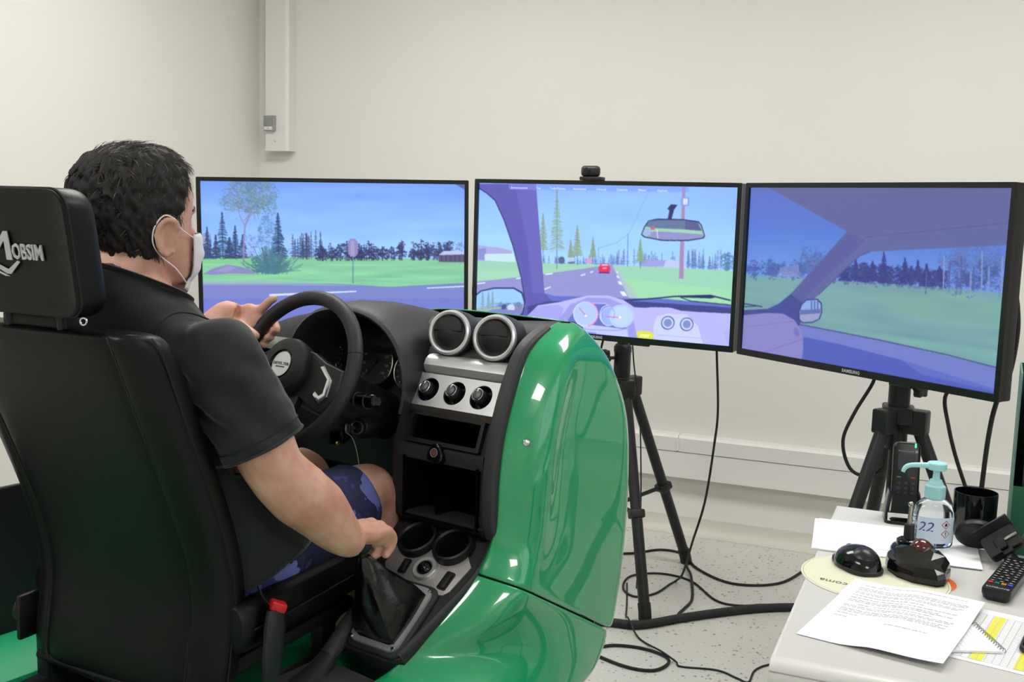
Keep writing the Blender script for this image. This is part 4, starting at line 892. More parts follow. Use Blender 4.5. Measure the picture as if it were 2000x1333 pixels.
sc = [.90, .96, 1, 1, 1, 1, 1, 1, 1, 1, 1, .985, .95, .88]; dr = [.8, .4, 0, 0, 0, 0, 0, 0, 0, 0, 0, .1, .5, 1.]
bk = obj('backrest', loft([back_ring(z, a, d) for z, a, d in zip(zs, sc, dr)]), leather, seat)
m_ = bk.modifiers.new('smooth', 'SUBSURF'); m_.levels = m_.render_levels = 1
for sd in (-1, 1):
    P = [(sd*.1735*a, vr(z)+.0135+.008*d, z) for z, a, d in zip(zs, sc, dr)][1:-1]
    obj('seam_piping', tube(P, .0022, 6, 3), BLACKM, bk)
    P = [(sd*.238*a, vr(z)+.052, z) for z, a in zip(zs, sc)][1:-1]
    obj('bolster_seam', tube(P, .0018, 6, 3), BLACKM, bk)
obj('top_stitch', tube([(.168, -.602, 1.139), (.182, -.59, 1.146), (.198, -.582, 1.147), (.214, -.574, 1.142), (.228, -.566, 1.128)], .0022, 6, 4), mat('stitch_grey', '#5a5b5d', .5), bk)
obj('bottom_roll', tube([(-.20, -.446, .484), (0, -.456, .479), (.20, -.446, .484)], .011, 12, 5), leather, bk)
# headrest
def hr_ring(q):
    v, s_, zc_, r_ = q
    return [(x, v-.16*(z_-.0), 1.275+z_*1.0) for x, z_ in rrect(.285*s_, .205*s_, r_, 6)]
hr = obj('headrest', loft([hr_ring(q) for q in ((-.648, .90, 0, .025), (-.653, .955, 0, .03), (-.652, .985, 0, .032), (-.640, 1.0, 0, .034), (-.615, 1.0, 0, .036), (-.598, .985, 0, .036), (-.587, .94, 0, .034), (-.583, .86, 0, .03))]), leather, seat)
m_ = hr.modifiers.new('smooth', 'SUBSURF'); m_.levels = m_.render_levels = 1
obj('headrest_piping', tube([(x, -.646-.16*z_, 1.275+z_) for x, z_ in rrect(.281, .201, .03, 6)]+[(x, -.646-.16*z_, 1.275+z_) for x, z_ in rrect(.281, .201, .03, 6)][:1], .0022, 6, 1), BLACKM, hr)
for u in (-.06, .06): obj('headrest_post', tube([(u, -.60, 1.12), (u, -.61, 1.20)], .007, 10, 1), BLACK, seat)
obj('headrest_bracket', box(0, -.592, 1.160, .15, .03, .02, .004), BLACKM, seat)
zp = obj('zip_pull', xf(torus(.0055, .0016, 20, 8, (1, 1)), look_frame((.137, -.628, 1.170), (.3, -1, .1))), CHROME, hr)
# embroidered logo on the rear of the headrest
Mlogo = frame((.036, -.6515, 1.275), (1, 0, 0), (0, -.158, .987), (0, -.987, -.158))
thread = mat('embroidery', '#b5b6b8', .6, bump=.8, bscale=900)
def M_letter(w, h, th, zt):
    s = th; P = [(-w/2, -h/2), (-w/2+s, -h/2), (-w/2+s, h*.18), (0, -h*.2), (w/2-s, h*.18), (w/2-s, -h/2), (w/2, -h/2), (w/2-.002, h/2), (w/2-s*.9, h/2), (0, h*.06), (-w/2+s*.9, h/2), (-w/2+.002, h/2)]
    return prism(P, 0, zt)
obj('logo_letter', xf(M_letter(.060, .046, .013, .0015), Mlogo @ tr(-.058, .009, 0)), thread, hr, False)
obj('logo_lettering', xf(text_part('OBSIM', .033, .0012, align='LEFT', bold=.0006, spacing=1.0), Mlogo @ Matrix.Diagonal((.74, 1.05, 1, 1)) @ tr(-.036, -.001, .0004)), thread, hr, False)
obj('logo_swoosh', xf(join(prism([(-.085, -.019), (-.045, -.037), (-.036, -.037), (-.012, -.017), (-.017, -.0145), (-.041, -.030), (-.083, -.0150)], 0, .0015), prism([(-.095, -.026), (-.05, -.041), (-.04, -.041), (-.046, -.0395), (-.093, -.0235)], 0, .0012)), Mlogo), thread, hr, False)
# cushion
def cu_ring(v, sc=1., top=1.):
    z0 = .545+.03*max(0, (v+.30)); zt = .605+.05*(v+.3)*.6
    half = [(0, z0), (.20, z0), (.25, z0+.006), (.268, z0+.03), (.270, z0+.07), (.262, z0+.10), (.245, z0+.112), (.215, z0+.10), (.17, zt+.004), (.1, zt-.008), (0, zt-.012)]
    cz_ = z0+.05
    R = [(u*sc, v, cz_+(z-cz_)*top) for u, z in half]; return R+[(-u, v_, z) for u, v_, z in R[1:-1]][::-1]
cu = obj('seat_cushion', loft([cu_ring(-.41, .9, .6), cu_ring(-.405, .98, .9), cu_ring(-.39), cu_ring(-.3), cu_ring(-.15), cu_ring(-.03), cu_ring(.0, .99, .96), cu_ring(.02, .95, .8), cu_ring(.028, .88, .5)]), leather, seat)
m_ = cu.modifiers.new('smooth', 'SUBSURF'); m_.levels = m_.render_levels = 1
for sd in (-1, 1): obj('cushion_seam', tube([(sd*.271, v, .605+.03*max(0, v+.3)) for v in (-.385, -.3, -.15, -.03)], .002, 6, 3), BLACKM, cu)
obj('seat_pan', join(box(0, -.21, .525, .46, .40, .03, .008)), BLACKM, seat)
for u in (-.2, .2):
    obj('seat_rail', join(box(u, -.28, .395, .045, .66, .025, .004), box(u, -.28, .422, .03, .62, .03, .003)), BLACK, seat)
    for v in (-.42, -.08): obj('rail_riser', box(u, v, .473, .03, .05, .08, .004), BLACK, seat)
obj('mount_plate', prism([(-.30, -.585), (.25, -.585), (.25, -.44), (-.30, -.44)], .383, .393, .002), BLACK, seat, False)
obj('recline_bracket', join(box(-.252, -.42, .545, .012, .07, .09, .005), xf(lathe([(.024, 0), (.024, .014), (.02, .018), (0, .018)], 20), tr(-.254, -.43, .555) @ rot(-90, 'Y'))), BLACK, seat)
# ---- seat belt buckle and strap
bkl = obj('belt_buckle', tube([(.285, -.36, .47), (.287, -.355, .54), (.285, -.345, .60), (.283, -.34, .632)], [.012, .020, .021, .017], 14, 4, sect=(.7, 1.25), up=(1, 0, 0)), BLACK, seat)
obj('release_button', xf(box(0, 0, 0, .026, .03, .018, .005), look_frame((.287, -.338, .638), (.25, .3, 1))), mat('buckle_red', '#c4161c', .35), bkl)
obj('belt_tongue', tube([(.275, -.345, .635), (.266, -.36, .665), (.262, -.365, .68)], [.003, .003, .002], 8, 3, sect=(.8, 3)), CHROME, bkl)
obj('buckle_stalk', tube([(.285, -.36, .48), (.27, -.37, .43), (.24, -.37, .41)], .007, 8, 4), BLACK, bkl)
# ================================================================== the driver (same local frame as the cockpit)
person = empty('person', CAR, CAR_RZ, 'person in black T-shirt and blue camouflage shorts sitting in driving seat', 'person')
skinm = bpy.data.materials.new('skin'); skinm.use_nodes = True
def build_skin():
    nt = skinm.node_tree; b = nt.nodes['Principled BSDF']; b.inputs['Roughness'].default_value = .52
    b.inputs['Subsurface Weight'].default_value = .12; b.inputs['Subsurface Radius'].default_value = (.01, .004, .002); b.inputs['Subsurface Scale'].default_value = 1.
    tc = nt.nodes.new('ShaderNodeTexCoord'); n = nt.nodes.new('ShaderNodeTexNoise'); n.inputs['Scale'].default_value = 14; n.inputs['Detail'].default_value = 5
    nt.links.new(tc.outputs['Object'], n.inputs['Vector']); r = nt.nodes.new('ShaderNodeValToRGB')
    r.color_ramp.elements[0].position = .32; r.color_ramp.elements[0].color = (*lin('#b98370'), 1)
    r.color_ramp.elements[1].position = .68; r.color_ramp.elements[1].color = (*lin('#d8ae98'), 1)
    nt.links.new(n.outputs['Fac'], r.inputs[0]); nt.links.new(r.outputs[0], b.inputs['Base Color'])
    n2 = nt.nodes.new('ShaderNodeTexNoise'); n2.inputs['Scale'].default_value = 420; nt.links.new(tc.outputs['Object'], n2.inputs['Vector'])
    bp = nt.nodes.new('ShaderNodeBump'); bp.inputs['Strength'].default_value = .25; bp.inputs['Distance'].default_value = .001
    nt.links.new(n2.outputs['Fac'], bp.inputs['Height']); nt.links.new(bp.outputs[0], b.inputs['Normal'])
build_skin()
HC = Vector((0, -.421, 1.329))   # head centre
HEAD = [(a_, b_*.955, c_*.96, d_*.97) for a_, b_, c_, d_ in [(-.126, .020, .070, .030), (-.120, .036, .090, .008), (-.108, .050, .098, -.012), (-.088, .061, .101, -.040), (-.062, .069, .101, -.066), (-.032, .0745, .100, -.088), (-.005, .0775, .099, -.102), (.025, .080, .103, -.110), (.052, .0805, .103, -.112), (.078, .076, .095, -.104), (.100, .064, .077, -.087), (.115, .047, .053, -.063), (.124, .027, .027, -.036), (.127, .010, .006, -.014)]]
HZ = [h[0] for h in HEAD]
def head_pt(a, z, off=0.):
    """surface of the skull: a = azimuth (0 right, 90 forward), z relative to centre"""
    w, f, b = (interp(z, HZ, [h[i] for h in HEAD]) for i in (1, 2, 3)); c_, s_ = math.cos(a), math.sin(a)
    yc = (f+b)/2; ry = (f-b)/2; e = 2/2.35
    x = (w+off)*math.copysign(abs(c_)**e, c_); y = yc+(ry+off)*math.copysign(abs(s_)**e, s_)
    return Vector((x, y, z))
def head_n(a, z):
    d = 1e-3; t1 = head_pt(a+d, z)-head_pt(a-d, z); zz_ = min(max(z, HZ[0]+.003), HZ[-1]-.003); t2 = head_pt(a, zz_+.002)-head_pt(a, zz_-.002)
    return t1.cross(t2).normalized()
head = loft([[HC+head_pt(2*PI*j/40, z) for j in range(40)] for z in np.concatenate([np.linspace(-.126, .10, 22), [.108, .115, .120, .124, .127]])])
def limb(pts, rs, n=18, sect=None): return tube(pts, rs, n, 6, sect=sect)
TORSO = [(.595, -.25, .15, .10), (.62, -.25, .185, .135), (.68, -.25, .20, .160), (.75, -.255, .20, .168), (.82, -.275, .195, .165), (.90, -.315, .192, .153), (.98, -.357, .196, .143), (1.05, -.392, .200, .130), (1.10, -.413, .192, .114), (1.14, -.428, .160, .096), (1.17, -.439, .122, .083), (1.20, -.449, .090, .075), (1.225, -.453, .074, .070)]
def torso_rings(g=0., n=40, rows=TORSO):
    R = []
    for z, vc, ru, rv in rows:
        R.append([((ru+g)*math.copysign(abs(math.cos(a))**.9, math.cos(a)), vc+(rv+g)*math.copysign(abs(math.sin(a))**.9, math.sin(a)), z) for a in (2*PI*j/n for j in range(n))])
    return R
RSH = Vector((.20, -.405, 1.095))
ARM_R = [RSH, (.224, -.385, 1.02), (.250, -.362, .955), (.270, -.342, .895), (.285, -.300, .845), (.292, -.258, .808), (.296, -.222, .768), (.297, -.190, .738), (.297, -.168, .730)]
ARM_RR = [.062, .060, .058, .053, .058, .055, .046, .036, .033]
LSH, LEL = Vector((-.20, -.405, 1.095)), Vector((-.29, -.235, .925))
aR = math.radians(152); Pr = cw+Vector((1, 0, 0))*(.1645*math.cos(aR))+e2*(.1645*math.sin(aR))
Rd = (Pr-cw).normalized(); Tg = nW.cross(Rd); Tg = -Tg if Tg.z < 0 else Tg      # towards the top of the wheel
LWR = Pr+Rd*.058+nW*.055-Tg*.030
ARM_L = [LSH, (-.235, -.34, 1.03), (-.27, -.275, .965), LEL, (-.272, -.185, .965), (-.248, -.13, 1.01), tuple(LWR), tuple(LWR.lerp(Pr+Rd*.034+nW*.022, .5))]
ARM_LR = [.062, .060, .055, .052, .054, .046, .033, .032]
def finger(pts, r0, r1): 
    k = len(pts); return tube(pts, [r0+(r1-r0)*i/(k-1) for i in range(k)], 12, 5)
def tip(p, r): return ell(p[0], p[1], p[2], r, r, r, 10, 8)
hands = []
# right hand closed over the gear knob
hands.append(xf(ell(0, 0, 0, .041, .045, .023), tr(.297, -.115, .757) @ rot(-14, 'X')))
hands.append(xf(ell(0, 0, 0, .036, .024, .026), tr(.299, -.085, .748)))
for i, (u, dz, ln) in enumerate(((.263, -.002, .92), (.285, .004, 1.), (.307, .003, .96), (.327, -.004, .84))):
    P = [(u, -.105, .762+dz), (u+.001, -.078, .760+dz), (u+.001, -.063, .744+dz), (u-.001, -.064, .724), (u-.003, -.078, .708), (u-.004, -.092, .704)]
    P = P[:5] if ln < .9 else P
    hands.append(finger(P, .0115, .0088)); hands.append(tip(P[-1], .0088)); hands.append(tip(P[1], .0125))
P = [(.275, -.145, .752), (.262, -.125, .742), (.257, -.103, .729), (.262, -.086, .721)]
hands += [finger(P, .0155, .0105), tip(P[-1], .0105), ell(.272, -.132, .747, .020, .024, .018)]
hands = [xf(h, tr(0, -.029, -.019)) for h in hands]
# left hand on the wheel rim
def wp(r_, t_, n_): return tuple(Pr+Rd*r_+Tg*t_+nW*n_)
Ml = frame(Pr+Rd*.040+nW*.020-Tg*.004, tuple(Tg), tuple(Rd), tuple(Tg.cross(Rd)))
hands.append(xf(ell(0, 0, 0, .040, .030, .020), Ml)); hands.append(ell(*wp(.030, .0, .006), .03, .028, .03))
P = [wp(.036, .018, .012), wp(.031, .032, .006), wp(.024, .050, .008), wp(.018, .064, .011), wp(.010, .076, .012)]
hands += [finger(P, .0125, .0088), tip(P[-1], .0088), tip(P[1], .0135)]
for i, t_ in enumerate((.018, -.003, -.024)):
    P = [wp(.036, t_, .010), wp(.034, t_+.006, -.010), wp(.022, t_+.008, -.028), wp(.0, t_+.006, -.031), wp(-.02, t_+.004, -.022), wp(-.027, t_+.003, -.008)]
    hands += [finger(P, .012, .0085), tip(P[-1], .0085), tip(P[1], .0125)]
P = [wp(.044, -.022, .028), wp(.024, -.018, .034), wp(.0, -.014, .032), wp(-.020, -.010, .027), wp(-.030, -.008, .023)]
hands += [finger(P, .0155, .0100), tip(P[-1], .0100)]
# legs
LEGR = [(.10, -.27, .68), (.105, -.15, .70), (.11, -.02, .722), (.112, .055, .742), (.11, .085, .725), (.108, .098, .67), (.104, .095, .57), (.10, .085, .49), (.10, .08, .45)]
LEGRR = [.098, .092, .078, .062, .060, .055, .056, .043, .040]
LEGL = [(-x, y, z) for x, y, z in LEGR]
LEGL[4:] = [(-.11, .095, .73), (-.112, .13, .67), (-.11, .175, .57), (-.105, .22, .49), (-.10, .23, .455)]
feet = [ell(.10, .13, .435, .045, .115, .035), ell(-.10, .285, .445, .045, .115, .035)]
neck = limb([(0, -.456, 1.16), (0, -.452, 1.20), (0, -.440, 1.245), (0, -.428, 1.29)], [.078, .071, .0665, .063])
face = [xf(ell(0, 0, 0, .0135, .017, .026), tr(*(HC+Vector((0, .108, -.035)))) @ rot(14, 'X')), ell(*(HC+Vector((0, .110, -.052))), .019, .015, .012), ell(*(HC+Vector((0, .090, .014))), .046, .012, .010), ell(*(HC+Vector((0, .096, -.086))), .026, .013, .006), ell(*(HC+Vector((0, .096, -.096))), .022, .013, .006), ell(*(HC+Vector((0, .09, -.113))), .022, .016, .013)]
ears = []
for sd in (-1, 1):
    Me = tr(*(HC+Vector((sd*.086, -.002, -.032)))) @ Matrix.Rotation(math.radians(sd*-32), 4, 'Z') @ rot(-8, 'X') @ Matrix.Scale(.92, 4)
    ears += [xf(ell(sd*.003, 0, 0, .011, .020, .035), Me), xf(ell(sd*.003, .004, -.026, .007, .010, .011), Me), xf(tube([(sd*.008, .014, -.024), (sd*.013, -.004, -.034), (sd*.017, -.019, -.010), (sd*.019, -.021, .013), (sd*.018, -.008, .032), (sd*.014, .009, .031), (sd*.008, .017, .016)], .0062, 8, 4), Me), ell(*(HC+Vector((sd*.076, .0, -.03))), .012, .014, .022)]
body_parts = [head, neck, loft(torso_rings()), ell(*RSH, .063, .062, .060), ell(*LSH, .063, .062, .060), limb(ARM_R, ARM_RR), limb(ARM_L, ARM_LR), limb(LEGR, LEGRR), limb(LEGL, LEGRR)]+hands+feet+face+ears
bme = remeshed(join(*body_parts), .0042, 4, .5)
body = obj('body', bme, skinm, person)
eyem = mat('eye_white', '#e8e4de', .2)
for sd in (-1, 1):
    ey_ = obj('eye', ell(*(HC+Vector((sd*.031, .080, -.006))), .0125, .0125, .0125), eyem, body); obj('iris', ell(*(HC+Vector((sd*.031, .0905, -.006))), .0055, .003, .0055), mat('iris_brown', '#3a2418', .2), ey_)
    obj('eyebrow', tube([HC+Vector((sd*.013, .100, .014)), HC+Vector((sd*.032, .095, .019)), HC+Vector((sd*.048, .081, .014))], [.003, .0042, .002], 8, 4), mat('brow_hair', '#1c1613', .7), body)
# ---- T-shirt
shirtm = bpy.data.materials.new('black_cotton'); shirtm.use_nodes = True
def build_cloth(M, base, dark, scale):
    nt = M.node_tree; b = nt.nodes['Principled BSDF']; b.inputs['Roughness'].default_value = .85; b.inputs['Sheen Weight'].default_value = .25; b.inputs['Specular IOR Level'].default_value = .2
    b.inputs['Sheen Roughness'].default_value = .4
    tc = nt.nodes.new('ShaderNodeTexCoord'); n = nt.nodes.new('ShaderNodeTexNoise'); n.inputs['Scale'].default_value = 7; n.inputs['Detail'].default_value = 4
    nt.links.new(tc.outputs['Object'], n.inputs['Vector']); mx = nt.nodes.new('ShaderNodeMix'); mx.data_type = 'RGBA'
    mx.inputs[6].default_value = (*lin(dark), 1); mx.inputs[7].default_value = (*lin(base), 1)
    nt.links.new(n.outputs['Fac'], mx.inputs[0]); nt.links.new(mx.outputs[2], b.inputs['Base Color'])
    w = nt.nodes.new('ShaderNodeTexNoise'); w.inputs['Scale'].default_value = scale; w.inputs['Detail'].default_value = 2; nt.links.new(tc.outputs['Object'], w.inputs['Vector'])
    bp = nt.nodes.new('ShaderNodeBump'); bp.inputs['Strength'].default_value = .3; bp.inputs['Distance'].default_value = .001
    nt.links.new(w.outputs['Fac'], bp.inputs['Height']); nt.links.new(bp.outputs[0], b.inputs['Normal'])
build_cloth(shirtm, '#2b2f2f', '#202424', 700)
SL_END_R = Vector(ARM_R[2]).lerp(Vector(ARM_R[3]), .30); SL_DIR_R = (Vector(ARM_R[3])-Vector(ARM_R[1])).normalized()
SL_END_L = Vector(ARM_L[2]).lerp(Vector(ARM_L[3]), .30); SL_DIR_L = (Vector(ARM_L[3])-Vector(ARM_L[1])).normalized()
TS = [r for r in TORSO]
TS = [(.62, -.25, .215, .165), (.68, -.25, .215, .172), (.75, -.255, .212, .178), (.82, -.275, .203, .172)]+TORSO[5:]
sh = [loft(torso_rings(.012, rows=TS[:-1]+[(1.222, -.453, .072, .068), (1.245, -.452, .069, .066)])), ell(*RSH, .074, .073, .068), ell(*LSH, .074, .073, .068)]
sh.append(limb([RSH, (.225, -.384, 1.02), SL_END_R, SL_END_R+SL_DIR_R*.03], [.073, .073, .073, .074])); sh.append(limb([LSH, ARM_L[1], SL_END_L, SL_END_L+SL_DIR_L*.03], [.073, .072, .071, .071]))
sme = remeshed(join(*sh), .0055, 6, .5)
def cut_open(me, planes):
    bm = bmesh.new(); bm.from_mesh(me)
    for co, no, rad, *kp in planes:
        keep = kp[0] if kp else (lambda c: True); no = Vector(no).normalized(); co = Vector(co)
        kill = [v for v in bm.verts if (v.co-co).dot(no) > 0 and (v.co-co).length < rad and keep(v.co)]
        bmesh.ops.delete(bm, geom=kill, context='VERTS')
        # snap the ragged rim onto the plane
        for e in bm.edges:
            if e.is_boundary:
                for v in e.verts:
                    d = (v.co-co).dot(no)
                    if (v.co-co).length < rad and abs(d) < .012: v.co -= no*d
    bm.to_mesh(me); bm.free()
NECK_C, NECK_N = Vector((0, -.452, 1.222)), Vector((0, .42, 1.))
cut_open(sme, [(SL_END_R, SL_DIR_R, .11, lambda c: c.x > .216), (SL_END_L, SL_DIR_L, .11, lambda c: c.x < -.216), (NECK_C, NECK_N, .12), ((0, -.25, .70), (0, .45, -1), .5)])
def wrinkle(me, fn):
    n = len(me.vertices); co = np.zeros(n*3); me.vertices.foreach_get('co', co); co = co.reshape(-1, 3); no = np.zeros(n*3); me.vertex_normals.foreach_get('vector', no); no = no.reshape(-1, 3)
    for i in range(n): co[i] += no[i]*fn(co[i])
    me.vertices.foreach_set('co', co.ravel()); me.update()
def shirt_fold(p):
    x, y, z = p
    # creases run from the arm pit towards neck and elbow
    q = Vector((x*7+z*3, y*9, z*14-x*9)); f = noise.noise(q)*.007+noise.noise(q*2.1+Vector((3, 1, 2)))*.0032
    d = math.sqrt((x-.16)**2+(y+.43)**2+(z-1.02)**2); f += .008*math.sin((x*.5+z*1.0-y*.6)*95)*math.exp(-(d/.10)**2)+.004*math.sin((z*1.2+y*.5+abs(x)*.8)*70+3*noise.noise(q*.6))*math.exp(-((z-1.0)/.11)**2)
    return f+.0015
wrinkle(sme, shirt_fold)
shirt = obj('t_shirt', sme, shirtm, person); s_ = shirt.modifiers.new('thickness', 'SOLIDIFY'); s_.thickness = .003; s_.offset = -1
# collar rib, sleeve hem and shoulder seam follow the cloth
def ring_on(me, co, no, rad, n=40, grow=0.):
    no = Vector(no).normalized(); co = Vector(co); a = no.orthogonal().normalized(); b = no.cross(a); best = {}
    for v in me.vertices:
        d = v.co-co; h = d.dot(no); r_ = d-no*h
        if abs(h) < .008 and r_.length < rad:
            k = int((math.atan2(r_.dot(b), r_.dot(a))/(2*PI)) % 1*n); best.setdefault(k, []).append(r_.length)
    ks_ = sorted(best); rr = {k: max(best[k]) for k in ks_}
    P = []
    for k in range(n):
        near = min(ks_, key=lambda q: min((q-k) % n, (k-q) % n)); t = 2*PI*(k+.5)/n
        rv = sum(rr.get((near+j) % n, rr[near]) for j in (-1, 0, 1))/3+grow
        P.append(co+a*(rv*math.cos(t))+b*(rv*math.sin(t)))
    return P+P[:1]
seamm = mat('shirt_seam', '#191c1c', .9)
obj('collar', tube(ring_on(shirt.data, NECK_C-NECK_N.normalized()*.004, NECK_N, .12, 30), .0075, 8, 3, sect=(.45, 1)), shirtm, shirt)
for c_, d_, nm in ((SL_END_R, SL_DIR_R, 1), (SL_END_L, SL_DIR_L, 1)):
    obj('sleeve_hem', tube(ring_on(shirt.data, c_-d_*.022, d_, .11, 36), .0013, 6, 2), seamm, shirt)
    obj('sleeve_edge', tube(ring_on(shirt.data, c_-d_*.003, d_, .11, 36), .0026, 6, 2), shirtm, shirt)
for sd in (1, -1):
    c_ = Vector((sd*.166, -.408, 1.085)); d_ = Vector((sd*1, .0, .28))
    obj('armhole_seam', tube(ring_on(shirt.data, c_, d_, .13, 30), .0016, 6, 2), seamm, shirt)
dgs = [(.075, -.452, 1.20), (.11, -.446, 1.18), (.15, -.435, 1.165), (.185, -.418, 1.155)]
# ---- shorts
camo = bpy.data.materials.new('navy_camouflage'); camo.use_nodes = True
def build_camo():
    nt = camo.node_tree; b = nt.nodes['Principled BSDF']; b.inputs['Roughness'].default_value = .85
    tc = nt.nodes.new('ShaderNodeTexCoord'); prev = None
    for i, (sc_, th, c) in enumerate(((11, .52, '#121430'), (13, .53, '#5c66a4'), (17, .57, '#2e3672'))):
        mp = nt.nodes.new('ShaderNodeMapping'); mp.inputs['Location'].default_value = (i*2.1, i*.7, i*1.3); nt.links.new(tc.outputs['Object'], mp.inputs[0])
        n = nt.nodes.new('ShaderNodeTexNoise'); n.inputs['Scale'].default_value = sc_; n.inputs['Detail'].default_value = 3; nt.links.new(mp.outputs[0], n.inputs['Vector'])
        g = nt.nodes.new('ShaderNodeMath'); g.operation = 'GREATER_THAN'; g.inputs[1].default_value = th; nt.links.new(n.outputs['Fac'], g.inputs[0])
        mx = nt.nodes.new('ShaderNodeMix'); mx.data_type = 'RGBA'; mx.inputs[7].default_value = (*lin(c), 1)
        if prev is None: mx.inputs[6].default_value = (*lin('#1d2148'), 1)
        else: nt.links.new(prev, mx.inputs[6])
        nt.links.new(g.outputs[0], mx.inputs[0]); prev = mx.outputs[2]
    nt.links.new(prev, b.inputs['Base Color'])
build_camo()
HEM_T = .62
def hem_pt(L): a, b = Vector(L[2]), Vector(L[3]); return a.lerp(b, HEM_T), (b-Vector(L[1])).normalized()
hr_, hd_ = hem_pt(LEGR); hl_, hld = hem_pt(LEGL)
so_ = [loft(torso_rings(.010, rows=[(.60, -.25, .17, .12)]+TORSO[1:3])), limb([LEGR[0], LEGR[1], LEGR[2], hr_, hr_+hd_*.03], [.100, .100, .090, .080, .079]), limb([LEGL[0], LEGL[1], LEGL[2], hl_, hl_+hld*.03], [.100, .100, .090, .080, .079])]
shm = remeshed(join(*so_), .0055, 5, .5)
cut_open(shm, [(hr_, hd_, .10), (hl_, hld, .10)])
wrinkle(shm, lambda p: noise.noise(Vector((p[0]*16, p[1]*12, p[2]*16)))*.004)
shorts = obj('shorts', shm, camo, person); s_ = shorts.modifiers.new('thickness', 'SOLIDIFY'); s_.thickness = .003; s_.offset = -1
# ---- shoes
shoem = mat('beige_shoe', '#cbbfae', .7, bump=.2, bscale=300); solem = mat('shoe_sole', '#e6e0d4', .7)
for x, y, z in ((.10, .115, .383), (-.10, .27, .383)):
    sr_ = []
    for t, w_, h_ in ((-.125, .018, .03), (-.118, .030, .058), (-.09, .038, .078), (-.05, .040, .085), (-.01, .042, .078), (.04, .047, .062), (.09, .047, .050), (.125, .038, .042), (.142, .022, .034), (.147, .008, .026)):
        sr_.append([(x+w_*math.cos(a), y+t, z+.016+max(0, h_*math.sin(a))) if math.sin(a) > -.2 else (x+w_*math.cos(a)*.95, y+t, z+.016) for a in (2*PI*j/20 for j in range(20))])
    sh_ = obj('shoe', loft(sr_), shoem, person)
    obj('sole', xf(prism([(w_*1.06*c_, t) for t, w_, c_ in [(-.128, .012, 1), (-.11, .032, 1), (-.05, .042, 1), (.04, .050, 1), (.10, .047, 1), (.138, .028, 1), (.151, .008, 1), (.151, .008, -1), (.138, .028, -1), (.10, .047, -1), (.04, .050, -1), (-.05, .042, -1), (-.11, .032, -1), (-.128, .012, -1)]], 0, .02, .004), tr(x, y, z)), solem, sh_)
# ---- face mask
maskm = mat('mask_fabric', '#e6e4ea', .85, bump=.2, bscale=500)
def mask_row(t):
    z = -.028-.100*t; R = []
    for k in range(21):
        a = math.radians(38+104*k/20); zc_ = max(z, -.112); p = head_pt(a, zc_, .007); s_ = math.sin(math.radians(180*k/20))
        bulge = s_**1.2*(.020*math.sin(PI*min(1, t*1.1+.15))+.006)+.0022*math.sin(t*PI*7)*s_
        R.append(HC+Vector((p.x*(1-.06*t), p.y+bulge-(.012*(t-.75)/.25 if t > .75 else 0), z-.012*s_*t)))
    return R
fm = obj('face_mask', grid([mask_row(t) for t in np.linspace(0, 1, 24)]), maskm, person); s_ = fm.modifiers.new('thickness', 'SOLIDIFY'); s_.thickness = .0015
loopm = mat('ear_loop', '#efeef0', .8)
for sd in (-1, 1):
    e_ = [mask_row(.06)[0 if sd > 0 else -1], HC+Vector((sd*.082, .030, -.018)), HC+Vector((sd*.089, .012, -.001)), HC+Vector((sd*.090, -.012, .006)), HC+Vector((sd*.087, -.030, -.014)), HC+Vector((sd*.083, -.031, -.042)), HC+Vector((sd*.077, -.010, -.066)), HC+Vector((sd*.075, .022, -.088)), mask_row(.90)[0 if sd > 0 else -1]]
    obj('ear_loop', tube(e_, .0014, 6, 6), loopm, fm)
# ---- hair: a thin cap plus strands
def hair_density(a, z):
    """1 = full hair, 0 = bare skin, over the skull"""
    fwd = math.sin(a); up = z
    line = interp(fwd, [-1, -.6, -.15, .05, .25, .45, .62, .78, 1], [-.092, -.086, -.060, -.012, -.010, -.012, .045, .085, .078])   # lower hair line
    if abs(math.cos(a)) > .88 and -.13 < fwd < .16: line = max(line, .004)      # round the ear
    d = max(0., min(1., (up-line)/.014))
    lim = interp(z, [-.02, .02, .05, .08, .10, .115], [.16, .30, .40, .52, .70, .9]); d *= max(0., min(1., (lim-fwd)/.10+.5))
    # thin crown
    p = head_pt(a, z); cr_ = math.hypot(p.x/.050, (p.y+.022)/.062)
    if z > .085: d *= interp(cr_, [0, .5, .9, 1.25], [.16, .22, .6, 1])
    return d
capm = bpy.data.materials.new('hair_base'); capm.use_nodes = True
capm.node_tree.nodes['Principled BSDF'].inputs['Base Color'].default_value = (*lin('#171312'), 1); capm.node_tree.nodes['Principled BSDF'].inputs['Roughness'].default_value = .75
AZ = 150; ZR = np.concatenate([np.linspace(-.10, .10, 76), np.linspace(.103, .127, 12)])
V, Fc, den = [], [], []
for z in ZR:
    for j in range(AZ):
        a = 2*PI*j/AZ; d = hair_density(a, z); den.append(d); zn = head_n(a, z)
        wv = noise.noise(Vector((6*math.cos(a)*3, 6*math.sin(a)*3, z*60)))
        th_ = (.004+.007*min(1, d))*(1+.8*wv+.12*noise.noise(Vector((60*math.cos(a), 60*math.sin(a), z*420))))*interp(z, [-.10, -.05, .05, .127], [.6, 1, 1.2, .8]); V.append(HC+head_pt(a, z)+zn*(th_ if d > .3 else -.004))
for i in range(len(ZR)-1):
    for j in range(AZ):
        k = (j+1) % AZ; q = (i*AZ+j, i*AZ+k, (i+1)*AZ+k, (i+1)*AZ+j)
        if sum(den[x] for x in q)/4 > .42: Fc.append(q)
hair = obj('hair', (V, Fc), capm, person)
if 'sharp_edge' in hair.data.attributes: hair.data.attributes.remove(hair.data.attributes['sharp_edge'])
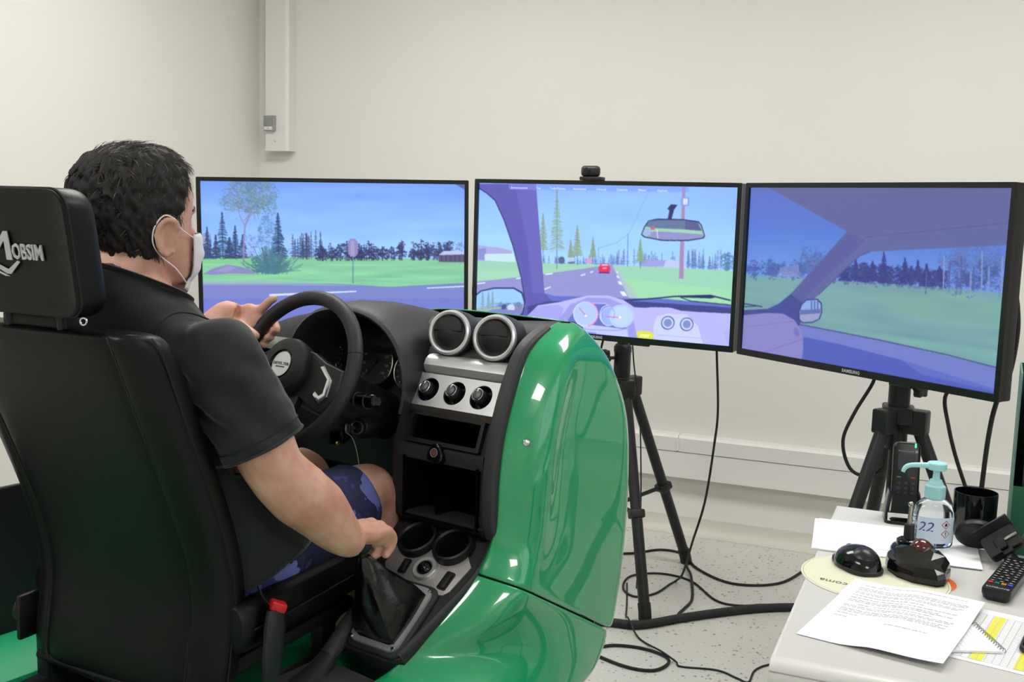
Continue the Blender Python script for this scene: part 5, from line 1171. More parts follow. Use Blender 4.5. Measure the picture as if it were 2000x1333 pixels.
def strands(n, seed, grey, wmul=1.):
    r = random.Random(seed); V, Fc = [], []
    tries = 0; made = 0
    while made < n and tries < n*12:
        tries += 1; a = r.random()*2*PI; z = r.choice((r.uniform(-.092, .10), r.uniform(-.092, .10), r.uniform(.085, .127)))
        d = hair_density(a, z)
        if r.random() > d*(.55+.45*(z < .1)): continue
        if grey and r.random() > (.35+.65*max(0, math.sin(a)*.6+.35)): continue
        p = head_pt(a, z); nn = head_n(a, z); tz = Vector((0, 0, -1)); tz = (tz-nn*tz.dot(nn)).normalized()
        back = Vector((0, -1, 0)); back = (back-nn*back.dot(nn)); 
        side = tz.cross(nn)
        if z > .098:   # top hair is combed towards the forehead and sides
            flow = Vector((p.x*4, .35+p.y, 0)); flow = (flow-nn*flow.dot(nn)).normalized()
        else: flow = (tz*1.0+back*.55).normalized()
        ang = noise.noise(Vector((p.x*34, p.y*34, p.z*34)))*1.6+r.gauss(0, .35); flow = Matrix.Rotation(ang, 3, nn) @ flow
        L = r.uniform(.018, .034)*(1.2 if z > .03 else 1.)*(.55 if z < -.07 else 1); w = r.uniform(.0006, .0012)*wmul
        q = HC+p+nn*.002; dirn = (flow+nn*r.uniform(.25, .75)).normalized(); curl = r.gauss(0, .35); pts = [q]
        for s_ in range(5):
            dirn = (dirn-nn*.20+Matrix.Rotation(curl, 3, nn) @ dirn*.25).normalized(); q = q+dirn*(L/5); pts.append(q.copy())
        b0 = len(V); sd_ = dirn.cross(nn).normalized()
        for s_, pt in enumerate(pts):
            ww = w*(1-.85*s_/5)
            V += [pt+sd_*ww, pt-sd_*ww*.5+nn*ww, pt-sd_*ww*.5-nn*ww]
        for s_ in range(5):
            for k in range(3): Fc.append((b0+3*s_+k, b0+3*s_+(k+1) % 3, b0+3*s_+3+(k+1) % 3, b0+3*s_+3+k))
        made += 1
    return V, Fc
hd = mat('dark_hair', '#1a1513', .42, spec=.6); hg = mat('grey_hair', '#8d8884', .45)
o = obj('hair_strands', strands(13000, 11, False), hd, hair); o['kind'] = 'stuff'
o = obj('grey_strands', strands(2600, 12, True, .55), hg, hair); o['kind'] = 'stuff'
# ================================================================== desk and the things on it
DZ = .74
desk = empty('desk', (-.205, 1.47, 0), 0, 'light grey office desk with rounded front edge and dark legs', 'desk')
laminate = mat('desk_laminate', '#c9c8c5', .38, var=.01, vscale=30)
edgem = mat('desk_edging', '#d0cfcc', .3)
DW, DD = 1.75, .895
ftop = [(0.028, 0), (DD, 0), (DD, -.028), (.028, -.028)]
obj('desk_top', loft([[(x, y, DZ+z) for y, z in ftop] for x in (.004, DW)]), laminate, desk, False)
fe = [(.028, .0), (.018, -.0005), (.009, -.004), (.003, -.010), (0, -.018), (.0005, -.028), (.004, -.036), (.012, -.041), (.028, -.041)]
obj('front_edge', loft([[(x, y, DZ+z) for y, z in fe] for x in (.0, DW)]), edgem, desk)
obj('edge_groove', tube([(.001, .0012, DZ-.0125), (DW, .0012, DZ-.0125)], .0012, 6, 1), mat('groove_grey', '#a9a8a4', .5), desk)
obj('side_edge', box(.002, (DD+.028)/2, DZ-.014, .005, DD-.028, .0285, .001), edgem, desk)
legm = mat('desk_leg_paint', '#26272a', .5)
for x in (.07, DW-.07):
    for y in (.09, DD-.08): obj('leg', box(x, y, (DZ-.04)/2, .05, .05, DZ-.041, .004), legm, desk)
    obj('side_rail', box(x, DD/2, .07, .03, DD-.22, .04, .004), legm, desk)
obj('beam', box(DW/2, DD-.10, .66, DW-.2, .03, .07, .004), legm, desk)
obj('front_rail', box(DW/2, .085, .678, DW-.16, .03, .042, .004), legm, desk)
ink = mat('print_grey', '#8b8c92', .8); blueink = mat('blue_ink', '#3b44a0', .6)
def words(w, h, rows, x0, x1, lh, seed, fade=1., z=.0006):
    r = random.Random(seed); Q = []
    for y, a, b in rows:
        x = a
        while x < b:
            l = r.uniform(.003, .011)
            if x+l > b: break
            Q.append(([(x, y, z), (x+l, y, z), (x+l, y+lh, z), (x, y+lh, z)], [(0, 1, 2, 3)])); x += l+.0018
    return join(*Q)
def sheet(name, cx, cy, z, w, h, rz, label, cat, th=.0004, curl=None, m_=PAPER, group=None):
    t = empty(name, (cx, cy, z), math.radians(rz), label, cat, group)
    N, K = 12, 16; V, Fc = [], []
    for s_ in (0, 1):
        for i in range(K+1):
            for j in range(N+1):
                x, y = -w/2+w*j/N, -h/2+h*i/K; V.append((x, y, (curl(x, y) if curl else 0)+(th if s_ else 0)))
    n1 = (N+1)*(K+1)
    for i in range(K):
        for j in range(N):
            a = i*(N+1)+j; Fc += [(a, a+N+1, a+N+2, a+1), (n1+a, n1+a+1, n1+a+N+2, n1+a+N+1)]
    for j in range(N): Fc += [(j, j+1, n1+j+1, n1+j), (K*(N+1)+j+1, K*(N+1)+j, n1+K*(N+1)+j, n1+K*(N+1)+j+1)]
    for i in range(K): a, b = i*(N+1), (i+1)*(N+1); Fc += [(b, a, n1+a, n1+b), (a+N, b+N, n1+b+N, n1+a+N)]
    obj('paper', (V, Fc), m_, t); return t
# stack of notes at the back
t = empty('paper_stack', (-.075, 2.140, DZ+.0002), math.radians(4), 'thin stack of handwritten white sheets under the sanitiser bottle', 'papers')
for k, (dx, dy, r_) in enumerate(((0, 0, 0), (-.003, .002, 1.2), (.002, -.002, -.8))):
    obj('sheet', xf(box(dx, dy, .0009+.0011*k, .297, .21, .0010), rot(r_, 'Z')), PAPER, t, False)
hw = [(y, -.12, .02+.05*((i*37) % 5)/5) for i, y in enumerate(np.arange(.07, -.09, -.017))]
o = obj('handwriting', words(0, 0, hw, 0, 0, .0011, 5, z=.0036), mat('pale_pencil', '#c3bfc6', .8), t, False); o['kind'] = 'stuff'
# printed letter
LC = lambda x, y: .0075*max(0, min(1, (x+.045)/.05))**1.2+.0022*max(0, min(1, (y-.03)/.05))+.003*max(0, (x-.05)/.055)**2*max(0, (-y)/.15)
t = sheet('printed_letter', -.0515, 1.7155, DZ+.0012, .21, .297, -11.5, 'printed white letter sheet overlapping the desk front corner', 'paper', curl=LC)
rows = [(.125, -.055, .085), (.117, -.08, -.04)]+[(y, -.085, .088) for y in (.103, .097, .091)]+[(.080, -.085, .085), (.074, -.085, .08), (.063, -.085, .03), (.052, -.085, .085), (.042, -.085, .06), (.036, -.085, .085), (.025, -.065, .06), (.015, -.085, .088), (.009, -.085, .08), (-.002, -.085, .085), (-.008, -.085, .07), (-.014, -.085, .085), (-.025, -.085, -.05), (-.040, -.085, -.06), (-.05, -.005, .06)]
V_, F_ = words(0, 0, [(y+.006, a, b) for y, a, b in rows], 0, 0, .0014, 9, z=.0009)
o = obj('printed_text', ([(x, y, z+LC(x, y)) for x, y, z in V_], F_), ink, t, False); o['kind'] = 'stuff'
# timetable sheet with yellow columns
t = sheet('timetable_sheet', .152, 1.702, DZ+.0004, .30, .235, -11.5, 'printed timetable sheet with bright yellow highlighted columns', 'paper')
yl = mat('highlighter_yellow', '#e6e23a', .8); grd = mat('table_grey', '#b4b5ba', .8)
for x in (-.118, -.068, -.010, .050, .11): obj('yellow_column', box(x, -.006, .0008, .016, .20, .0003), yl, t, False)
gl = [box(-.14+.28*k/27, -.006, .0010, .0006, .20, .0002) for k in range(28)]+[box(0, -.106+.20*k/30, .0010, .28, .0005, .0002) for k in range(31)]
o = obj('table_grid', join(*gl), grd, t, False); o['kind'] = 'stuff'
obj('red_cell', box(-.128, -.10, .0012, .012, .010, .0002), mat('cell_red', '#a8452e', .8), t, False)
# spiral pad
t = empty('spiral_notepad', (.022, 1.676, DZ+.0014), math.radians(22.5-90), 'small white spiral notepad lying half under the printed letter', 'notepad')
for k in range(3): obj('page', box(0, -.004, .0007+.0012*k, .105, .136, .0011), PAPER, t, False)
o = obj('ruling', join(*[box(0, -.068+.008*k, .0038, .10, .0004, .0002) for k in range(16)]), mat('rule_lilac', '#c9c9dc', .8), t, False); o['kind'] = 'stuff'
for k in range(14): obj('wire_loop', xf(torus(.0046, .0006, 18, 6), tr(-.048+.0074*k, .066, .0022) @ rot(90, 'Y')), mat('wire_metal', '#8d8f96', .3, metal=1), t)
# round mouse mat
t = empty('mouse_mat', (-.095, 1.913, DZ), math.radians(170), 'round cream mouse mat with upside-down logo under the black mouse', 'mouse mat')
obj('mat_disc', lathe([(.1245, .0002), (.125, .0010), (.1243, .0018), (0, .0018)], 72), mat('mat_cream', '#dcdcc2', .45), t)
obj('mat_lettering', xf(text_part('hocoma', .0225, .0002), tr(.040, .070, .0020)), mat('mat_print', '#55564e', .6), t, False)
obj('logo_mark', xf(lathe([(.008, 0), (.008, .0003), (0, .0003)], 20), tr(.001, .078, .0018)), mat('logo_orange', '#e0742c', .6), t, False)
obj('mat_print_ring', xf(torus(.121, .0006, 72, 6, (1, .3)), tr(0, 0, .0018)), mat('ring_print', '#a9a895', .6), t)
# mouse
def mouse_body(L, W, Hh, peak=.45, n=18, m_=26):
    rings = []
    for i in range(n+1):
        t_ = i/n; s_ = math.sin(PI*min(max(t_, .006), .994))**.32; w = W/2*s_*(1-.10*math.cos(2*PI*t_)); h = Hh*(math.sin(PI*(t_**.85))**.55 if 0 < t_ < 1 else 0)+.0035
        rings.append([(w*math.cos(a)*(1 if math.sin(a) > -.3 else .93), -L/2+L*t_, max(0., h*max(0, math.sin(a))**.8) if math.sin(a) > 0 else 0.) for a in (2*PI*j/m_ for j in range(m_))])
    return loft(rings)
t = empty('computer_mouse', (-.128, 1.958, DZ+.0035), math.radians(30), 'glossy black computer mouse lying on the round cream mat', 'mouse')
obj('mouse_shell', mouse_body(.116, .072, .035), BLACKG, t)
obj('thumb_panel', xf(mouse_body(.070, .054, .0350), tr(0, -.018, .0016)), mat('mouse_satin', '#1a1b1e', .35), t)
obj('scroll_wheel', xf(lathe([(.0105, -.0035), (.0115, 0), (.0105, .0035)], 24), tr(0, .034, .0185) @ rot(90, 'Y')), RUBBER, t)
obj('skirt', xf(prism([(.037*math.copysign(abs(math.cos(a))**.8, math.cos(a)), .0585*math.copysign(abs(math.sin(a))**.8, math.sin(a))) for a in np.linspace(0, 2*PI, 40, endpoint=False)], -.0012, .006, .002), tr(0, 0, 0)), BLACK, t)
# trackball
t = empty('trackball_mouse', (-.030, 1.957, DZ), math.radians(-18), 'angular black trackball mouse with dark red ball beside the mouse', 'trackball')
hexo = [(-.058, .010), (-.050, .034), (-.020, .046), (.030, .046), (.052, .026), (.060, -.022), (.052, -.038), (.012, -.046), (-.020, -.036), (-.046, -.012)]
def hexring(s_, z, sh=0., tilt=0.): return [(x*s_, y*s_+sh, z+tilt*(y+.04)) for x, y in hexo]
obj('trackball_shell', loft([hexring(.94, .003), hexring(1.0, .006), hexring(1.0, .014, 0, .06), hexring(.95, .022, 0, .13), hexring(.80, .029, .003, .17), hexring(.45, .033, .006, .17)]), BLACKG, t, False)
obj('base_plate', prism([(x*.96, y*.96) for x, y in hexo][::-1], .0006, .004, .001), BLACK, t)
obj('ball', ell(-.004, .034, .040, .0195, .0195, .0195, 28, 18), mat('ball_red', '#4a130e', .12, coat=.8), t)
obj('ball_collar', xf(torus(.0205, .003, 36, 8), tr(-.004, .033, .040) @ rot(18, 'X')), BLACK, t)
obj('button_recess', xf(prism(rrect(.040, .042, .016, 6), 0, .003, .0012), tr(-.030, .0, .0295) @ rot(11, 'X') @ rot(20, 'Z')), BLACKM, t)
obj('maker_lettering', xf(text_part('Kensington', .0075, .0002), tr(.024, -.030, .0262) @ rot(2, 'Z') @ rot(34, 'X')), mat('label_grey', '#9a9a96', .5), t, False)
t = empty('orange_coaster', (-.020, 1.935, DZ+.0002), 0, 'flat orange disc sticking out beneath the trackball mouse', 'coaster')
t.location.z = DZ+.00005
obj('disc', lathe([(.058, 0), (.0585, .0003), (.058, .0005), (0, .0005)], 48), mat('orange_plastic', '#e2641c', .45), t)
# dashboard suction antenna
t = empty('suction_antenna', (-.048, 2.068, DZ+.0038), 0, 'black suction-base gadget with shiny metal rod on papers', 'antenna')
obj('suction_base', lathe([(.028, 0), (.031, .004), (.031, .012), (.027, .018), (.022, .020), (.021, .028), (.017, .031), (.011, .032)], 32), BLACKG, t)
obj('socket_tube', lathe([(.011, .030), (.0095, .034), (.0095, .056), (.0085, .058), (0, .058)], 20), BLACK, t)
obj('rod', lathe([(.0042, .056), (.0042, .076), (.0034, .078), (.0034, .092), (.0026, .093)], 14), mat('nickel', '#a9a59c', .2, metal=1), t)
obj('rod_ball', ell(0, 0, .0965, .0052, .0052, .0052, 16, 10), mat('nickel', '#a9a59c', .2, metal=1), t)
# hand sanitiser bottle
t = empty('sanitiser_bottle', (-.009, 2.147, DZ+.0038), math.radians(20), 'clear hand sanitiser bottle with pale turquoise pump', 'bottle')
pet = mat('clear_pet', '#f3f8fb', .04, trans=1., ior=1.33)
obj('bottle_body', loft([[(rx*math.cos(a), ry*math.sin(a), z) for a in (2*PI*j/40 for j in range(40))] for rx, ry, z in ((.034, .022, .0), (.0385, .026, .003), (.0395, .027, .010), (.0395, .027, .060), (.038, .026, .072), (.032, .023, .084), (.022, .019, .091), (.0155, .0155, .094), (.0145, .0145, .100))]), pet, t)
obj('gel', loft([[(rx*math.cos(a), ry*math.sin(a), z) for a in (2*PI*j/36 for j in range(36))] for rx, ry, z in ((.033, .021, .004), (.0375, .025, .010), (.0375, .025, .050), (.037, .0247, .0505))]), mat('gel_clear', '#eaf3fa', .0, trans=1., ior=1.34), t)
turq = mat('pump_turquoise', '#a6dcdf', .4)
pm = obj('pump_collar', lathe([(.0165, .093), (.0185, .095), (.0180, .118), (.0160, .120), (.0140, .121), (.0135, .125), (.0115, .127), (.0110, .130), (.0085, .131)], 36), turq, t)
for k in range(24):
    a = 2*PI*k/24; obj('grip_rib', xf(box(.0182, 0, .1065, .0014, .0022, .020), rot(15*k, 'Z')), turq, pm, False)
obj('pump_stem', lathe([(.0080, .129), (.0068, .134), (.0062, .142), (.0072, .152)], 20), turq, t)
hd_ = obj('pump_head', lathe([(.0165, .150), (.0175, .151), (.0178, .162), (.0165, .1635), (.012, .1640), (0, .1638)], 32), turq, t)
obj('nozzle', tube([(-.010, .0, .157), (-.035, .0, .1575), (-.052, .0, .156), (-.060, .0, .151), (-.0635, .0, .143)], [.0062, .0048, .0044, .0042, .0036], 14, 5), turq, hd_)
lab = []
for i in range(15):
    a = math.radians(-148+116*i/14); lab.append(a)
def on_b(a, z, off=.0005): return ((.0395+off)*math.cos(a), (.027+off)*math.sin(a), z)
obj('bottle_label', loft([[on_b(a, z) for a in lab] for z in (.012, .062)], cap=False, closed=False), mat('label_pale', '#cfdfee', .6), t)
def wrap(part, a0, zc, sc_=1.):
    return [on_b(math.radians(a0)+x/.034, zc+y, .0008) for x, y, z in part[0]], part[1]
obj('handwritten_number', wrap(text_part('22', .026, .0, shear=.2), -122, .043), blueink, t, False)
dia = [(0, .0085), (-.0085, 0), (0, -.0085), (.0085, 0)]; di = [(x*.8, y*.8) for x, y in dia]
for zc, s_ in ((.049, 'flame'), (.031, '!')):
    hz = obj('hazard_symbol', wrap(([(x, y, 0) for x, y in dia+di], [(0, 1, 5, 4), (1, 2, 6, 5), (2, 3, 7, 6), (3, 0, 4, 7)]), -66, zc), mat('hazard_border', '#c23a34', .5), t, False)
    obj('symbol_print', wrap(([(-.0022, -.003, 0), (.0022, -.003, 0), (.0026, 0, 0), (.0005, .0035, 0), (-.0024, .0005, 0)], [(0, 1, 2, 3, 4)]) if s_ == 'flame' else join(([(-.0007, -.0012, 0), (.0007, -.0012, 0), (.0009, .0042, 0), (-.0009, .0042, 0)], [(0, 1, 2, 3)]), ([(-.0008, -.0035, 0), (.0008, -.0035, 0), (.0008, -.0019, 0), (-.0008, -.0019, 0)], [(0, 1, 2, 3)])), -66, zc), mat('symbol_black', '#1a1a1a', .5), hz, False)
# cordless phone
t = empty('cordless_phone', (-.068, 2.315, DZ), math.radians(8), 'black cordless phone standing upright in its charging cradle', 'phone')
cr_ = obj('cradle', loft([[(x*s_, y*s_*1.0+sh, z) for x, y in rrect(.078, .072, .014, 5)] for s_, sh, z in ((1., 0, .0), (1., 0, .012), (.94, .006, .028), (.84, .014, .050), (.78, .018, .060))]), BLACKG, t)
obj('number_label', xf(box(0, -.0005, 0, .055, .001, .016), tr(-.006, -.0335, .015) @ rot(-9, 'X')), WHITE, cr_, False)
obj('handwritten_digits', xf(text_part('3', .014, .0), tr(.010, -.0346, .015) @ rot(81, 'X')), blueink, cr_, False)
Mph = tr(0, -.006, .026) @ rot(-13, 'X')
ph = obj('handset', xf(join(xf(prism(rrect(.054, .140, .013, 6), -.010, .010, .005, 3), tr(0, 0, .07) @ rot(90, 'X'))), Mph), mat('phone_black', '#101012', .3), t)
obj('phone_screen', xf(box(0, -.0105, .098, .034, .001, .034, .0003), Mph), mat('phone_lcd', '#3a3d42', .15), ph, False)
for i in range(4):
    for j in range(3): obj('phone_key', xf(box(-.014+.014*j, -.0105, .054-.0105*i, .0105, .0012, .0075, .0005), Mph), mat('key_black', '#1d1e21', .4), ph, False)
obj('call_key', xf(box(-.014, -.0108, .066, .008, .0012, .003, .0004), Mph), mat('key_green', '#1f7a4a', .5), ph, False)
obj('hang_up_key', xf(box(.014, -.0108, .066, .008, .0012, .003, .0004), Mph), mat('key_red', '#b02a30', .5), ph, False)
obj('side_light', xf(box(.016, -.0105, .133, .0035, .002, .009, .001), Mph), mat('green_led', '#3dffa0', .4, emit=1.5), ph, False)
obj('phone_lettering', xf(text_part('Alcatel·Lucent', .0055, .0), Mph @ tr(-.002, -.0103, .1205) @ rot(90, 'X')), mat('label_grey', '#9a9a96', .5), ph, False)
obj('maker_mark', xf(lathe([(.003, 0), (.003, .0004), (0, .0004)], 16), Mph @ tr(.0185, -.0102, .1205) @ rot(90, 'X')), mat('label_grey', '#9a9a96', .5), ph, False)
obj('key_symbols', xf(join(*[xf(text_part(c_, .0048, .0), tr(-.014+.014*(k % 3), -.0113, .054-.0105*(k//3)) @ rot(90, 'X')) for k, c_ in enumerate('123456789*0#')]), Mph), mat('key_print', '#6e7074', .5), ph, False)
# mug
t = empty('mug', (.066, 2.262, DZ), math.radians(75), 'plain glossy black mug beside the green file box', 'mug')
mg = obj('mug_body', loft([[(r_*math.cos(2*PI*j/44), r_*math.sin(2*PI*j/44), z) for j in range(44)] for r_, z in ((.001, .0), (.034, .0), (.038, .003), (.0405, .012), (.0410, .090), (.0405, .0925), (.0385, .0925), (.0378, .088), (.0370, .012), (.032, .007), (.001, .007))], cap=False), BLACKG, t)
obj('handle', tube([(.038, .01, .075), (.058, .016, .074), (.066, .018, .050), (.056, .015, .024), (.038, .01, .022)], .0055, 12, 6), BLACKG, t)
# file box
t = empty('magazine_file', (.123, 2.178, DZ), math.radians(-2), 'dark green cardboard magazine file standing on the desk', 'file box')
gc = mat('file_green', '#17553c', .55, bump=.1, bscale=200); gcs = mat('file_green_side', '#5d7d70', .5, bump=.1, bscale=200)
FW, FD, FH = .10, .185, .345
sidep = [(0, 0), (FD, 0), (FD, FH), (.0, FH-.005), (.0, .14)]
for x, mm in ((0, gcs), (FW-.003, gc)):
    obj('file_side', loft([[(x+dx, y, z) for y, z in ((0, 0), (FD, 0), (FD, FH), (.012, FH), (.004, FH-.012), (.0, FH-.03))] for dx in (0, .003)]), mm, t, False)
obj('file_front', box(FW/2, .0015, .066, FW-.006, .003, .132), gc, t, False); obj('file_back', box(FW/2, FD-.0015, FH/2, FW-.006, .003, FH), gc, t, False); obj('file_bottom', box(FW/2, FD/2, .002, FW-.006, FD-.006, .003), gc, t, False)
for k, (x, c_) in enumerate(((.02, '#2b2f33'), (.045, '#1d2a26'), (.07, '#33383a'))): 
    tag(obj('folder', box(0, 0, .148, .016, .165, .29, .002), mat('folder_%d' % k, c_, .5)), ('dark grey folder standing in the green file next to its grey side', 'dark green-black folder standing in middle of the green file', 'slate grey folder standing at far side of the green file')[k], 'folder', 'folders in the green file').matrix_world = tr(.123, 2.178, DZ) @ rot(-2, 'Z') @ tr(x+.006, .095, .0045)
# windscreen phone holder
t = empty('phone_holder', (.091, 2.128, DZ), math.radians(-30), 'black car phone holder with suction cup and clamp knobs', 'phone holder')
Msc = tr(-.036, .020, .034) @ rot(-58, 'X') @ rot(-22, 'Y')
sc_ = obj('suction_cup', xf(loft([[(rx*math.cos(a), ry*math.sin(a), z) for a in (2*PI*j/36 for j in range(36))] for rx, ry, z in ((.030, .026, -.010), (.038, .033, -.006), (.0385, .034, .0), (.036, .031, .008), (.026, .022, .014), (.010, .009, .016))]), Msc), BLACK, t)
obj('lever', xf(box(.006, .006, .016, .024, .018, .006, .002), Msc), BLACKM, sc_); obj('lever_pin', xf(ell(.016, .016, .019, .004, .004, .003), Msc), BLACKG, sc_)
Rl = Matrix.Rotation(math.radians(30), 3, 'Z')
cn = (Rl @ Vector((-.35, -.72, .60))).normalized(); cx_ = Rl @ Vector((.80, .18, .58)); cx_ = (cx_-cn*cx_.dot(cn)).normalized(); cy_ = cn.cross(cx_)
Mcl = frame((.030, -.010, .041), tuple(cx_), tuple(cy_), tuple(cn))
obj('arm', tube([(-.026, .016, .036), (-.004, .012, .034), (.018, .006, .034)], [.013, .012, .013], 14, 4), BLACK, t)
obj('clamp_tray', xf(loft([[(x*s_, y*s_, z) for x, y in rrect(.066, .052, .008, 4)] for s_, z in ((.8, -.014), (1., -.006), (1., .0), (.95, .002))]), Mcl), BLACK, t)
obj('clamp_flange', xf(loft([[(x, .026+a_, z_) for a_, z_ in ((-.004, -.004), (.001, .010), (.007, .021), (.010, .020), (.005, .008), (.003, -.006))] for x in (-.036, .034)]), Mcl), BLACK, t)
for x, w_ in ((-.020, .020), (.018, .018)):
    obj('clamp_jaw', xf(loft([[(x+dx, -.024-a_, z_) for a_, z_ in ((-.004, -.004), (.0, .010), (.003, .020), (-.006, .0225), (-.007, .019), (-.003, .016), (-.006, .004))] for dx in (-w_/2, w_/2)]), Mcl), BLACK, t)
obj('spring_tongue', xf(box(-.004, -.004, .005, .020, .024, .010, .004), Mcl), BLACKM, t)
obj('metal_slide', xf(box(.018, .0, .004, .026, .006, .005, .002), Mcl), mat('slide_grey', '#8b8c8b', .35, metal=.7), t)
for p, d in ((Mcl @ Vector((-.006, -.036, -.008)), Rl @ Vector((-.1, -.9, -.1))), (Mcl @ Vector((.040, -.018, -.012)), Rl @ Vector((1, -.4, -.1)))):
    p = Vector((p.x, p.y, max(p.z, .0128)))
    k_ = obj('clamp_knob', xf(lathe([(.0112, -.012), (.0122, -.008), (.0122, .006), (.010, .010), (0, .011)], 24), look_frame(p, d)), BLACK, t)
    obj('knob_rib', xf(torus(.0122, .0009, 24, 6), look_frame(p, d)), BLACKM, k_)
obj('pivot', tube([(.018, .006, .034), tuple(Mcl @ Vector((0, 0, -.014)))], [.013, .011], 12, 3), BLACK, t)
# remote control
t = empty('remote_control', (.121, 1.985, DZ), math.radians(-13), 'long black television remote control with coloured buttons', 'remote')
rm = obj('remote_body', loft([[(x*s_, y*s2, z) for x, y in rrect(.046, .215, .008, 5)] for s_, s2, z in ((.72, .955, .0005), (.90, .985, .004), (1., 1., .012), (1., 1., .018), (.97, .994, .021))]), mat('remote_black', '#17171c', .32), t)
obj('front_highlight_edge', box(0, -.1045, .0205, .036, .0012, .001), mat('edge_grey', '#8d8d94', .3), rm, False)
obj('remote_lettering', xf(text_part('SAMSUNG', .0078, .0002, spacing=1.05), tr(0, -.093, .0213)), brandm, rm, False)
btn = mat('button_grey', '#b9bbc0', .5)
for j, c_ in enumerate(('#c8202a', '#16785a', '#d88a28', '#3a3fc8')): obj('colour_button', box(-.0155+.0103*j, -.071, .0222, .008, .0055, .0025, .0008), mat('btn_%d' % j, c_, .4), rm)
for i in range(11):
    for j in range(4 if i % 3 else 3):
        n_ = 4 if i % 3 else 3; obj('remote_button', box((-.0155+.0103*j) if n_ == 4 else (-.0145+.0145*j), -.060+.0135*i, .0218, .0075 if n_ == 4 else .010, .0065, .002, .0007), BLACKM, rm)
        obj('button_print', box((-.0155+.0103*j) if n_ == 4 else (-.0145+.0145*j), -.060+.0135*i, .02295, .0046, .0018, .0003), btn, rm, False)
obj('power_button', box(-.0145, .0965, .0222, .012, .007, .003, .001), mat('power_red', '#d03038', .4), rm)
# dark case at the desk's edge
t = empty('smartphone', (.172, 1.735, DZ+.0020), math.radians(-10), 'dark smartphone lying on the timetable sheet', 'phone')
obj('phone_case', prism(rrect(.074, .150, .010, 5), 0, .009, .003, 2), mat('case_plum', '#2a2026', .35), t)
obj('glass', prism(rrect(.066, .142, .008, 5), .009, .0095, .0), BLACKG, t)
# ================================================================== cables
def cable(pts, r_, label, name='cable', sub=6, n=8, m_=RUBBER):
    o = obj(name, tube(pts, r_, n, sub), m_); return tag(o, label, 'cable')
def z_(p, z): return [(x, y, z) for x, y in p]
cable([(-.709, 3.45, .945), (-.709, 3.45, .913), (-.695, 3.45, .723), (-.701, 3.45, .602), (-.732, 3.50, .394), (-.779, 3.55, .229), (-.835, 3.68, .07), (-.878, 3.76, .006), (-.891, 3.715, .0042), (-.914, 3.60, .0042), (-.971, 3.537, .0042), (-1.033, 3.597, .0042), (-1.045, 3.735, .0042), (-.952, 3.815, .0042), (-.827, 3.786, .0042), (-.705, 3.635, .0042), (-.62, 3.62, .0042), (-.53, 3.675, .0042), (-.40, 3.73, .0042)], .004, 'black power cable hanging from middle monitor and curling on floor')
cable(z_([(-1.45, 3.86), (-1.25, 3.93), (-1.12, 3.988), (-1.025, 4.089), (-.926, 4.075), (-.838, 3.932), (-.684, 3.83), (-.529, 3.91), (-.456, 4.131), (-.422, 4.30)], .0052), .005, 'black cable looping over the floor beside the back wall')
bundle = tag(obj('cable_sleeve', tube(z_([(-1.15, 3.20), (-.977, 3.245), (-.877, 3.271), (-.769, 3.39), (-.67, 3.491), (-.565, 3.585), (-.447, 3.662), (-.291, 3.725), (-.10, 3.76)], .0145), .014, 12, 8), mat('braided_sleeve', '#1c1c1d', .6, bump=1., bscale=260)), 'thick black braided cable sleeve lying across the floor', 'cable')
cable(z_([(-1.10, 2.98), (-.974, 3.035), (-.909, 3.094), (-.822, 3.111), (-.745, 3.086), (-.721, 3.036), (-.75, 2.969), (-.835, 2.959), (-.965, 3.009), (-1.1, 3.06)], .0055), .005, 'black cable loop lying on floor beside green bodywork')
cable([(-1.036, 3.657, .0032), (-.975, 3.45, .0032), (-.945, 3.34, .006), (-.915, 3.262, .0330), (-.87, 3.20, .0100), (-.832, 3.165, .0032), (-.757, 3.095, .014), (-.70, 3.05, .010), (-.681, 3.038, .0032), (-.578, 3.062, .0032), (-.511, 3.033, .0032), (-.476, 3.023, .0032), (-.473, 3.114, .0032), (-.431, 3.183, .0032), (-.34, 3.226, .0032)], .003, 'thin black wire wandering over the floor towards the desk')
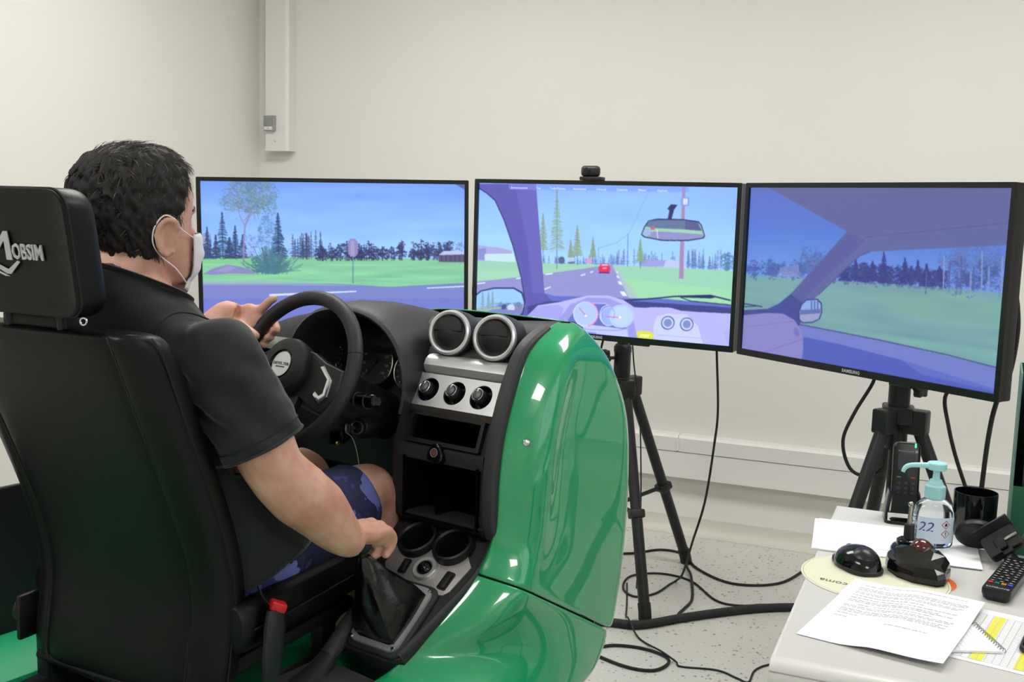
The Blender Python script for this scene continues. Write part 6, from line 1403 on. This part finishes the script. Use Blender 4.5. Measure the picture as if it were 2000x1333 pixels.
cable([(-.905, 4.02, .012), (-.87, 3.9, .014), (-.835, 3.816, .012), (-.782, 3.609, .0052), (-.785, 3.50, .0052), (-.79, 3.44, .0052), (-.775, 3.415, .0052)], .005, 'short black cable running from tripod foot to braided sleeve')
cable([(-.197, 3.10, .945), (-.197, 3.12, .906), (-.242, 3.12, .812), (-.267, 3.12, .73), (-.243, 3.12, .653), (-.193, 3.12, .634), (-.150, 3.13, .648)], .005, 'black cable drooping in a loop from the desk-side monitor')
cable([(-.16, 3.135, .66), (-.187, 3.14, .626), (-.211, 3.14, .578), (-.237, 3.14, .533), (-.274, 3.14, .454), (-.30, 3.16, .2), (-.32, 3.2, .005)], .004, 'black cable running down the tripod leg behind the desk')
cable([(.02, 2.925, .955), (-.007, 2.95, .908), (.006, 2.95, .837), (.029, 2.95, .758), (.066, 2.95, .661), (.089, 2.95, .602), (.11, 2.95, .3), (.12, 2.97, .005)], .005, 'straight black cable hanging under the desk-side monitor towards mug')
cable([(.10, 2.855, 1.23), (.128, 2.88, 1.207), (.143, 2.9, 1.144), (.146, 2.9, 1.081), (.137, 2.9, .99), (.112, 2.9, .91), (.101, 2.9, .817), (.095, 2.9, .673), (.089, 2.9, .589), (.08, 2.9, .3), (.09, 2.92, .006)], .006, 'thick black cable bulging from side of the desk-side monitor')
cable([(-1.570, 3.445, 1.13), (-1.578, 3.432, 1.108), (-1.584, 3.43, 1.071), (-1.580, 3.43, 1.026), (-1.572, 3.445, .99), (-1.57, 3.47, .6), (-1.57, 3.5, .005)], .0035, 'thin dark cable between the tree monitor and middle monitor')
cable([(-1.010, 3.49, .945), (-1.008, 3.5, .897), (-1.002, 3.5, .845), (-.992, 3.5, .783), (-.97, 3.5, .633), (-.97, 3.56, .3), (-.99, 3.62, .004)], .0025, 'very thin wire dropping beside the middle tripod pole')
cable([(-1.088, 3.43, .945), (-1.091, 3.42, .921), (-1.099, 3.42, .882), (-1.112, 3.42, .80), (-1.13, 3.43, .4), (-1.15, 3.45, .005)], .004, 'black cable under brand lettering of the middle monitor')
